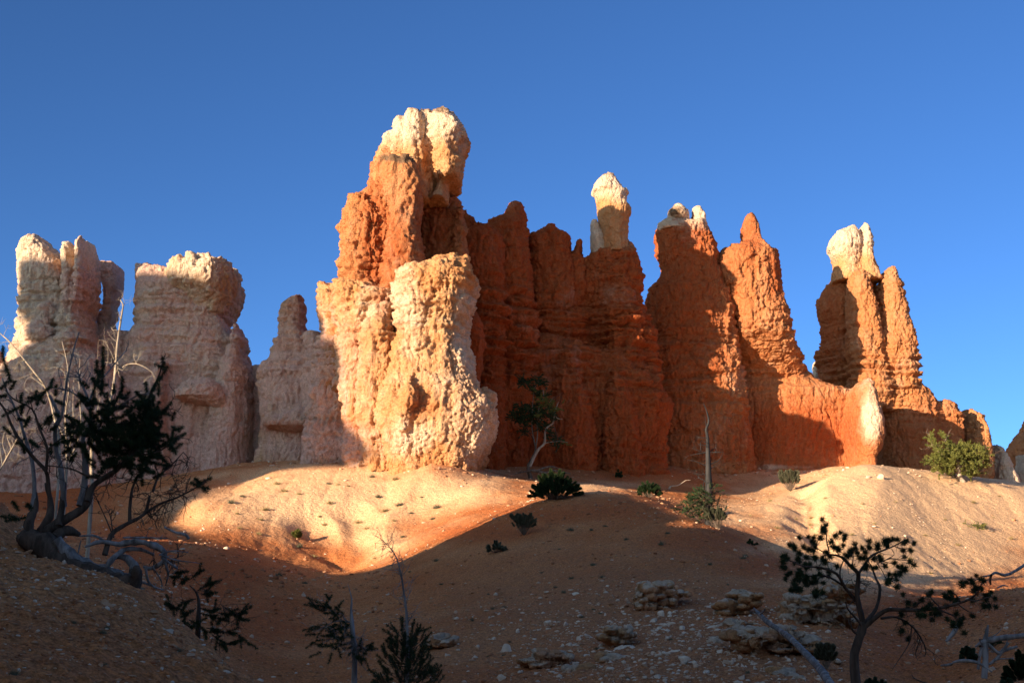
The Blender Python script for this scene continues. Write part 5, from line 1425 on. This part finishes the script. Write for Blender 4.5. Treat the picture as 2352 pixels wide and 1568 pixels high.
def bushes():
    bush("pine_shrub", "dense dark green pine shrub on top of the shaded mound", "shrub", 1277, 1172, 112, 62, 56.5, M_NEEDLE, n=150, needle=.10, width=.03, dens=1.6, brush_len=.34)
    bush("pine_shrub", "dark pine shrub with brown right half on the bench left of the snag", "shrub", 1490, 1143, 56, 36, 66, M_NEEDLE, n=60, needle=.10, width=.035, dens=1.3)
    bush("sagebrush", "olive sagebrush standing at the foot of the slabby orange base", "shrub", 1815, 1127, 46, 44, None, M_SAGE, n=110, needle=.10, width=.045, shape="fan", dens=1.2)
    bush("sagebrush", "grey-green sagebrush on the shaded mound below the dense pine shrub", "shrub", 1203, 1228, 56, 44, 49, M_SAGE, n=90, needle=.06, width=.018, shape="fan")
    bush("sagebrush", "small dark sagebrush left of and below the grey-green one on the mound", "shrub", 1140, 1250, 44, 26, 47, M_SAGE, n=60, needle=.06, width=.018)
    bush("sagebrush", "dark brownish brush just below the foot of the tall snag", "shrub", 1652, 1252, 50, 46, 47, M_SAGE, n=80, needle=.05, width=.015, shape="fan", lean=-.15)
    bush("shrub", "bright green low shrub on the right slope above the grey stump", "shrub", 2275, 1436, 50, 22, 21, M_NEEDLE_BLUE, n=60, needle=.035, width=.010, dens=.8)
    bush("shrub", "small green shrub right of the grey stump", "shrub", 2222, 1465, 34, 36, 20, M_NEEDLE_BLUE, n=50, needle=.035, width=.010, dens=.8)
    bush("shrub", "low green shrub in the lower right corner below the dead trunk", "shrub", 2305, 1562, 56, 34, 12.5, M_NEEDLE_BLUE, n=60, needle=.028, width=.006, dens=.8)
    bush("shrub", "low green shrub right of the near pine's trunk at the bottom edge", "shrub", 2010, 1566, 60, 30, 13.5, M_NEEDLE_BLUE, n=60, needle=.028, width=.006, dens=.8)
    bush("shrub", "dark shrub behind the dead trunk at the right edge", "shrub", 2345, 1540, 70, 70, 15, M_NEEDLE, n=70, needle=.03, width=.007, dens=.8)
    bush("shrub", "dark scrubby bush under the layered ledge beside the fallen trunk", "shrub", 1898, 1525, 40, 50, 18, M_SAGE, n=50, needle=.04, width=.008, shape="fan")
    bush("pine_sapling", "nearest long-needled pine sapling, soft dark tufts at the bottom edge", "tree", 735, 1640, 130, 125, 6.5, M_NEEDLE_BLUE, n=26, needle=.085, width=.0022, dens=2.2, shape="fan", brush_len=.08)
    bush("pine_sapling", "low long-needled sapling between the two dead-topped pines, bottom edge", "tree", 812, 1640, 90, 80, 6.8, M_NEEDLE_BLUE, n=18, needle=.08, width=.0022, dens=2.0, shape="fan", brush_len=.08)
    bush("dry_shrub", "grey leafless shrub at the bottom edge beside the bushy dead-topped pine", "shrub", 880, 1600, 80, 90, 9, M_SAGE, M_GREYWOOD, n=70, needle=.02, width=.002, shape="fan", dens=.15)
    bush("pine_sapling", "tiny dark seedling against the foot of the red wall's apron", "tree", 1422, 1098, 16, 18, None, M_NEEDLE, n=14, needle=.12, width=.05)
    bush("pine_sapling", "tiny dark pine seedling on the mound's right edge beside the bright gully", "tree", 1728, 1255, 22, 16, None, M_NEEDLE, n=14, needle=.07, width=.02)
    bush("yucca", "small spiky green plant in the middle of the left sunlit mound", "plant", 682, 1224, 16, 14, None, M_NEEDLE_SUN, n=14, needle=.16, width=.05, brush_len=.2)

near_pine(); gnarled_pine(); dead_trees(); alcove_pine(); tall_snag(); sunlit_pine(); dead_top_pines(); small_left_pine(); right_tree(); driftwood(); bushes()
# ------------------------------------------------------------------ ledges, rocks, gravel, tufts
def make_stone_mat():
    m, nt, b = nodes_of("loose_stone")
    k = NT(nt)
    pos = k.n("ShaderNodeNewGeometry").outputs["Position"]
    tone = k.attr("tone")
    c = k.mix(k.map(tone, 0.0, 0.55), (0.30, 0.105, 0.045), (0.52, 0.27, 0.14))
    c = k.mix(k.map(tone, 0.5, 1.0), c, (0.76, 0.60, 0.45))
    f = k.noise(pos, 9.0, 5, 0.7)
    c = k.mix(k.map(f, 0.35, 0.75, 0, .45), c, (0.33, 0.17, 0.09))
    k.l(c, b.inputs["Base Color"])
    k.l(k.bump(k.noise(pos, 30.0, 5, 0.7), 0.5, 0.02), b.inputs["Normal"])
    return m
M_STONE = make_stone_mat()

def ico(sub):
    import bmesh
    bm = bmesh.new(); bmesh.ops.create_icosphere(bm, subdivisions=sub, radius=1.0)
    V = np.array([v.co[:] for v in bm.verts]); F = np.array([[v.index for v in f.verts] for f in bm.faces]); bm.free()
    return V, F
ICO1, ICO2, ICO3 = ico(1), ico(2), ico(4)

def chipped(V, rng, n=9, flat=0.6):
    """A ball cut by random planes: an angular broken stone."""
    V = V.copy()
    for _ in range(n):
        d = rng.normal(0, 1, 3); d[2] *= 1.4; d /= np.linalg.norm(d)
        c = rng.uniform(.35, .8)
        V -= np.clip(V @ d - c, 0, None)[:, None] * d
    V *= np.array([1.0, rng.uniform(.6, .95), flat * rng.uniform(.7, 1.2)])
    V += 0.05 * np.stack([noise3(V * 3 + 5, q) for q in (71, 72, 73)], -1)
    return V

def stone_protos():
    rng = np.random.default_rng(5)
    out = []
    for i in range(10):
        V = chipped(ICO3[0], rng, 13, .85 if i % 2 else .6)
        out.append(V)
    return out
PROTOS = stone_protos()

def rot3(rng, tilt=.35):
    a, b_, c = rng.uniform(0, 6.283), rng.normal(0, tilt), rng.normal(0, tilt)
    return (a, b_, c)

def scatter_rocks():
    rng = np.random.default_rng(23)
    meshes = {}
    def get(i, tone):
        key = (i, tone)
        if key not in meshes:
            o = new_mesh("rock", PROTOS[i], ICO3[1], M_STONE, smooth=False, attrs={"tone": np.full(len(PROTOS[i]), tone)})
            meshes[key] = o.data
            bpy.data.objects.remove(o)
        return meshes[key]
    def put(px, py, size_px, label, group, tone=None, name="rock"):
        P = on_ground(px, py, 4, 110)
        s = size_px / 2 * P[1] / FPX
        tone = tone if tone is not None else float(rng.choice([.6, .85, 1.0, 1.0]))
        o = bpy.data.objects.new(name, get(int(rng.integers(10)), tone))
        COL.objects.link(o)
        o.location = (P[0], P[1], P[2] + s * .05)
        o.scale = (s * rng.uniform(.85, 1.25), s * rng.uniform(.8, 1.2), s * rng.uniform(.75, 1.15))
        o.rotation_euler = (rng.normal(0, .25), rng.normal(0, .25), rng.uniform(0, 6.283))
        tag(o, label, "rock", group)
    # pale rocks on the shaded mound
    n = 0
    while n < 235:
        x, y = rng.uniform(1050, 1880), rng.uniform(1330, 1566)
        d = math.exp(-((x - 1560) / 260) ** 2) * sstep(1330, 1500, y) + .18 * sstep(1380, 1560, y)
        if rng.uniform() > d: continue
        if x > 1700 and y < 1400: continue
        big = rng.uniform() ** 2.2
        put(x, y, 8 + 22 * big, "pale rock, one of many strewn over the shaded mound among the broken ledges", "pale rocks strewn over the shaded mound")
        n += 1
    # the largest single ones, seen in the photograph
    for x, y, s in ((1536, 1432, 34), (1518, 1411, 26), (1630, 1440, 26), (1655, 1420, 22), (1590, 1400, 26), (1330, 1472, 18), (1425, 1486, 30), (1508, 1470, 22), (1380, 1482, 22), (1320, 1482, 20), (1545, 1496, 34), (1411, 1405, 16), (1433, 1406, 16), (1389, 1412, 14), (1630, 1482, 20), (1690, 1500, 20), (1570, 1520, 34), (1590, 1528, 30), (1250, 1500, 20), (1300, 1508, 18), (1000, 1482, 24), (1040, 1468, 20), (1090, 1445, 14)):
        put(x, y, s, "pale rock, one of many strewn over the shaded mound among the broken ledges", "pale rocks strewn over the shaded mound", 1.0)
    # along the edge of the left rubble slope
    n = 0
    while n < 60:
        t = rng.uniform(0, 1)
        ex = np.interp(t, [0, .2, .45, .7, 1], [20, 150, 330, 450, 640]); ey = np.interp(t, [0, .2, .45, .7, 1], [1200, 1320, 1385, 1475, 1600])
        x, y = ex + rng.normal(-25, 22), ey + abs(rng.normal(0, 22))
        if x < 5 or y > 1566: continue
        put(x, y, 8 + 30 * rng.uniform() ** 2, "brownish pale stone in the broken rim of the left rubble slope", "stones along the rim of the left rubble slope", float(rng.choice([.45, .6, .8])), "stone")
        n += 1
    n = 0
    while n < 40:
        x, y = rng.uniform(5, 450), rng.uniform(1300, 1566)
        if y < 1300 + x * .55: continue
        put(x, y, 6 + 14 * rng.uniform() ** 2, "small reddish stone lying on the dark left rubble slope", "small stones on the left rubble slope", float(rng.choice([.2, .4, .6])), "stone")
        n += 1
    # stones in the gully and under the walls
    for _ in range(28):
        x, y = rng.uniform(560, 1000), rng.uniform(1300, 1470)
        put(x, y, 5 + 9 * rng.uniform() ** 2, "small stone lying in the shaded red gully", "small stones in the shaded gully", float(rng.choice([.3, .5, .8])), "stone")
    for _ in range(60):
        x = rng.uniform(600, 1950)
        if 1085 < x < 1120: continue
        y = float(np.interp(x, [600, 880, 1000, 1095, 1130, 1530, 1700, 1850, 1950], [1064, 1060, 1068, 1100, 1082, 1082, 1084, 1084, 1072])) + rng.uniform(2, 14)
        put(x, y, 5 + 13 * rng.uniform() ** 2, "fallen block lying at the foot of the sunlit and shaded walls", "fallen blocks at the foot of the walls", float(rng.choice([.3, .6, .85])), "fallen_block")
    for x, y, s in ((1993, 1092, 26), (2022, 1096, 22), (1962, 1098, 16), (2090, 1150, 7), (2112, 1180, 7), (2050, 1210, 8), (2170, 1160, 6), (1760, 1185, 7), (1700, 1200, 9)):
        put(x, y, s, "small pale stone on the bright right slope", "stones on the bright right slope", .9)
    for x, y, s in ((1690, 1262, 18), (1710, 1275, 16), (1668, 1246, 14), (1762, 1300, 22), (1755, 1318, 16), (1770, 1330, 12), (1650, 1215, 16), (1600, 1200, 12)):
        put(x, y, s, "stone on the shaded mound's right shoulder above the bright gully", "stones on the mound's right shoulder", .7)
    put(2278, 1538, 46, "large rounded pale boulder beside the low shrub in the lower right corner", None, .75)

def ledge(name, label, layers, Y, seed, vox, tone=None, depth=1.0, back=0.0):
    """A small outcrop of thin beds: layers of (py top, py bottom, left px, right px), each bed overhanging at random."""
    rng = np.random.default_rng(seed)
    parts = []
    for i, (y0, y1, l, r) in enumerate(layers):
        parts.append(ring_tower([(y0 + 3, l + 8, r - 8), (y1, l + 6, r - 6)], Y + back + depth * 1.0, depth * .9, n=3.5, nseg=24))
        ys = [y0]
        while ys[-1] < y1 - 3: ys.append(ys[-1] + rng.uniform(4, 9))
        for a, b_ in zip(ys[:-1], ys[1:]):
            xs = [l + rng.normal(0, (r - l) * .08)]
            while xs[-1] < r - 6: xs.append(xs[-1] + rng.uniform(.18, .6) * max(30, (r - l)))
            xs[-1] = r + rng.normal(0, (r - l) * .08)
            for c, d_ in zip(xs[:-1], xs[1:]):
                if rng.uniform() < .12: continue
                o = rng.normal(0, .22 * depth) + .5 * depth; t = rng.normal(0, 1.5)
                parts.append(ring_tower([(a + t, c + 3, d_ - 2), (a + t + (b_ - a) * .35, c - 2, d_ + 2), (b_ + t + 1.5, c, d_)], Y + back + o, depth * rng.uniform(.6, 1.0), n=3.0, nseg=20))
    m = Y / 90 * .8
    o = rock(name, parts, vox, seed=seed, k=4.0, amp=.6, flute=.1, strata=.6, rough=.7,
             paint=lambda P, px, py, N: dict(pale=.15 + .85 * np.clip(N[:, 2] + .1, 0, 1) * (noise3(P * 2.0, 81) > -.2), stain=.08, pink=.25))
    tag(o, label, "rock")
    return o

def ledges():
    ledge("rock_ledge", "small pile of pale broken slabs on the shaded mound, uppermost outcrop", [(1342, 1360, 1480, 1545), (1356, 1378, 1452, 1560), (1374, 1398, 1450, 1515), (1376, 1396, 1512, 1552)], 31, 201, .02, depth=.7)
    ledge("rock_ledge", "brown overhanging ledge on the mound right of the pale slab pile", [(1362, 1376, 1680, 1738), (1374, 1392, 1640, 1734), (1390, 1412, 1650, 1718)], 28, 202, .02, depth=.8)
    ledge("rock_outcrop", "big layered brown outcrop behind the near pine's trunk on its left", [(1374, 1390, 1805, 1880), (1386, 1410, 1795, 1938), (1408, 1440, 1800, 1944), (1436, 1490, 1830, 1930), (1440, 1500, 1860, 1900)], 25, 203, .02, depth=1.1)
    ledge("rock_outcrop", "long stack of thin dark beds beneath the grey fallen trunk", [(1446, 1462, 1665, 1800), (1458, 1476, 1680, 1850), (1472, 1492, 1690, 1868), (1488, 1510, 1715, 1880), (1506, 1530, 1745, 1888), (1526, 1550, 1770, 1888), (1545, 1580, 1800, 1885)], 19.5, 204, .017, depth=.9)
    ledge("rock_ledge", "small flat ledge just above the big layered outcrop, under the pine's crown", [(1338, 1352, 1890, 1945), (1350, 1372, 1880, 1962), (1370, 1386, 1895, 1950)], 30, 205, .02, depth=.8)
    ledge("rock_ledge", "low brown overhang among pale rocks near the bottom of the mound", [(1440, 1452, 1388, 1440), (1450, 1470, 1384, 1458), (1464, 1476, 1400, 1450)], 24, 206, .018, depth=.5)
    ledge("rock_ledge", "thin slabs poking from the mound left of the low brown overhang", [(1502, 1512, 1230, 1290), (1510, 1526, 1205, 1300)], 22.5, 207, .018, depth=.5)
    for i_, (x, y, w, Y_) in enumerate(((1560, 1505, 90, 22), (1625, 1535, 110, 20.5), (1480, 1545, 100, 20.5), (1330, 1545, 90, 21), (1700, 1432, 80, 24.5), (1600, 1460, 80, 25), (1400, 1520, 70, 22), (1010, 1470, 70, 29), (1760, 1560, 120, 17), (1660, 1480, 100, 22))):
        o_ = ledge("rock_ledge", "thin broken slabs cropping out among pale stones on the shaded mound", [(y - 9, y, x - w * .32, x + w * .3), (y - 2, y + 8, x - w * .5, x + w * .45)], Y_, 300 + i_, .018, depth=.45)
        o_["group"] = "thin slabs cropping out on the shaded mound"
    ledge("rock_ledge", "flat orange slab on the lit crest below the pale nose", [(1083, 1090, 2000, 2036), (1089, 1100, 1975, 2046)], 78, 208, .07, depth=1.6)
    ledge("rock_ledge", "cream slabs breaking out under the gnarled pine's fallen trunk", [(1325, 1340, 170, 215), (1338, 1362, 160, 250), (1352, 1380, 250, 330)], 11.6, 209, .02, depth=.35)

def gravel():
    rng = np.random.default_rng(77)
    me = GROUND.data
    nv = len(me.vertices)
    co = np.empty(nv * 3, np.float32); me.vertices.foreach_get("co", co); co = co.reshape(-1, 3)
    px, py = to_px(co)
    ok = np.nonzero((co[:, 1] > 5) & (px > -60) & (px < 2410) & (py > 1030) & (py < 1640))[0]
    V0, F0 = ICO1
    for name, lab, n, smin, smax, seed in (("gravel", "loose reddish gravel over the slopes", 52000, 2.2, 7.0, 1), ("rubble", "coarser rubble over the shaded slopes", 34000, 4.0, 15.0, 2), ("stone_litter", "stone litter covering the near shaded slopes", 40000, 5.0, 20.0, 3)):
        i = rng.choice(ok, n)
        P = co[i].astype(np.float64)
        x, y = px[i], py[i]
        s = smin + (smax - smin) * rng.uniform(0, 1, n) ** (3 if seed == 1 else 2.2)
        clump = noise3(P * 0.25, 90 + seed) + .5 * noise3(P * 1.1, 93)
        shade = np.maximum(patches(x, y, [(1450, 1450, 480, 160, 1.0), (120, 1450, 330, 190, 1.0), (2300, 1450, 120, 100, .8), (800, 1380, 200, 70, .8), (1350, 1190, 200, 40, .8), (1300, 1086, 330, 9, 1.0), (1750, 1090, 240, 9, 1.0), (760, 1066, 300, 9, 1.0)]), .6 if seed == 1 else .06)
        if seed == 3: shade = patches(x, y, [(150, 1450, 360, 190, 1.0), (1600, 1520, 420, 90, 1.0), (2280, 1500, 140, 90, 1.0), (2250, 1390, 150, 40, .8)])
        keep = rng.uniform(0, 1, n) < np.clip(.55 + clump, .1, 1) * shade
        P, s, x, y = P[keep], s[keep], x[keep], y[keep]
        n = len(P)
        sz = s / 2 * P[:, 1] / FPX
        P[:, :2] += rng.normal(0, .25, (n, 2)) * sz[:, None] * 4
        P[:, 2] = ground(P[:, 0], P[:, 1]) + sz * .1
        bases = np.stack([chipped(V0, rng, 6, .6) for _ in range(24)])
        B = bases[rng.integers(24, size=n)]
        a = rng.uniform(0, 6.283, n); c, q = np.cos(a), np.sin(a)
        X = B[:, :, 0] * c[:, None] - B[:, :, 1] * q[:, None]
        Z = B[:, :, 2]
        W = B[:, :, 0] * q[:, None] + B[:, :, 1] * c[:, None]
        V = np.stack([X, W, Z], -1) * sz[:, None, None] * rng.uniform(.7, 1.3, (n, 1, 3)) + P[:, None]
        F = (F0[None] + (np.arange(n) * len(V0))[:, None, None]).reshape(-1, 3)
        tone = np.clip((rng.beta(1.5, 2.0, n) if seed < 3 else rng.choice([.0, .15, .35, .7, .95], n)) + patches(x, y, [(1560, 1470, 330, 110, .6), (2050, 1180, 300, 120, .4), (800, 1150, 300, 80, .35), (150, 1350, 250, 60, .2)]) - patches(x, y, RED_SOIL) * .4, 0, 1)
        o = new_mesh(name, V.reshape(-1, 3), F, M_STONE, smooth=False, attrs={"tone": np.repeat(tone, len(V0))})
        tag(o, lab, kind="stuff")

def tufts():
    rng = np.random.default_rng(31)
    protos = []
    for k in range(4):
        nd = Needles()
        n = 120
        d = rng.normal(0, .55, (n, 3)); d[:, 2] = np.abs(rng.normal(.8, .35, n)); d /= np.linalg.norm(d, axis=1)[:, None]
        nd.add(rng.normal(0, .16, (n, 3)) * np.array([1, .8, .1]), d * rng.uniform(.25, .6, (n, 1)), .045)
        for m in (M_DRY, M_SAGE):
            o = nd.build("grass_tuft", m)
            protos.append((m, o.data)); bpy.data.objects.remove(o)
    def put(x, y, s_px, m, label, group):
        P = on_ground(x, y)
        me = [d for q, d in protos if q == m][int(rng.integers(4))]
        o = bpy.data.objects.new("grass_tuft", me); COL.objects.link(o)
        s = s_px * P[1] / FPX
        o.location = P; o.scale = (s, s, s * rng.uniform(.7, 1.1)); o.rotation_euler = (0, 0, rng.uniform(0, 6.28))
        tag(o, label, "grass tuft", group)
    left = [(850, 1090), (905, 1092), (755, 1115), (800, 1112), (650, 1130), (610, 1168), (640, 1108), (695, 1132), (730, 1170), (745, 1180), (780, 1115), (560, 1140), (555, 1218), (545, 1190), (600, 1198), (680, 1255), (720, 1260), (930, 1222), (905, 1190), (880, 1165), (920, 1150), (950, 1165), (690, 1195), (760, 1160), (820, 1175), (860, 1130), (970, 1130), (1010, 1150), (870, 1270), (905, 1278), (530, 1162), (590, 1230), (1000, 1180), (840, 1200)]
    for x, y in left:
        put(x + rng.normal(0, 4), y + rng.normal(0, 3), rng.uniform(12, 24), M_DRY if rng.uniform() < .6 else M_SAGE, "dry grass tuft dotted on the left sunlit mound", "grass tufts on the left sunlit mound")
    right = [(1770, 1150), (1830, 1170), (1780, 1215), (1905, 1260), (1930, 1185), (1960, 1230), (2010, 1200), (2050, 1150), (2120, 1225), (2090, 1290), (2180, 1180), (2200, 1250), (2240, 1150), (2280, 1190), (2300, 1140), (2140, 1315), (1985, 1150), (1720, 1180), (1900, 1140), (2060, 1240), (2320, 1240), (1865, 1205), (1860, 1180), (1858, 1160)]
    for x, y in right:
        put(x + rng.normal(0, 4), y + rng.normal(0, 3), rng.uniform(8, 18), M_DRY, "small dry tuft dotted on the bright right slope", "grass tufts on the bright right slope")
    n = 0
    while n < 46:
        x, y = rng.uniform(900, 1800), rng.uniform(1190, 1560)
        if y < 1150 + abs(x - 1380) * .35: continue
        put(x, y, rng.uniform(8, 20), M_SAGE, "small dull green tuft on the shaded mound", "tufts on the shaded mound"); n += 1
    for x, y in ((170, 1420), (245, 1440), (240, 1530), (410, 1500), (30, 1560), (235, 1462), (500, 1445), (640, 1320), (700, 1340)):
        put(x, y, rng.uniform(16, 30), M_SAGE, "small dark green plant on the shaded left slopes", "plants on the shaded left slopes")

ledges(); scatter_rocks(); gravel(); tufts()
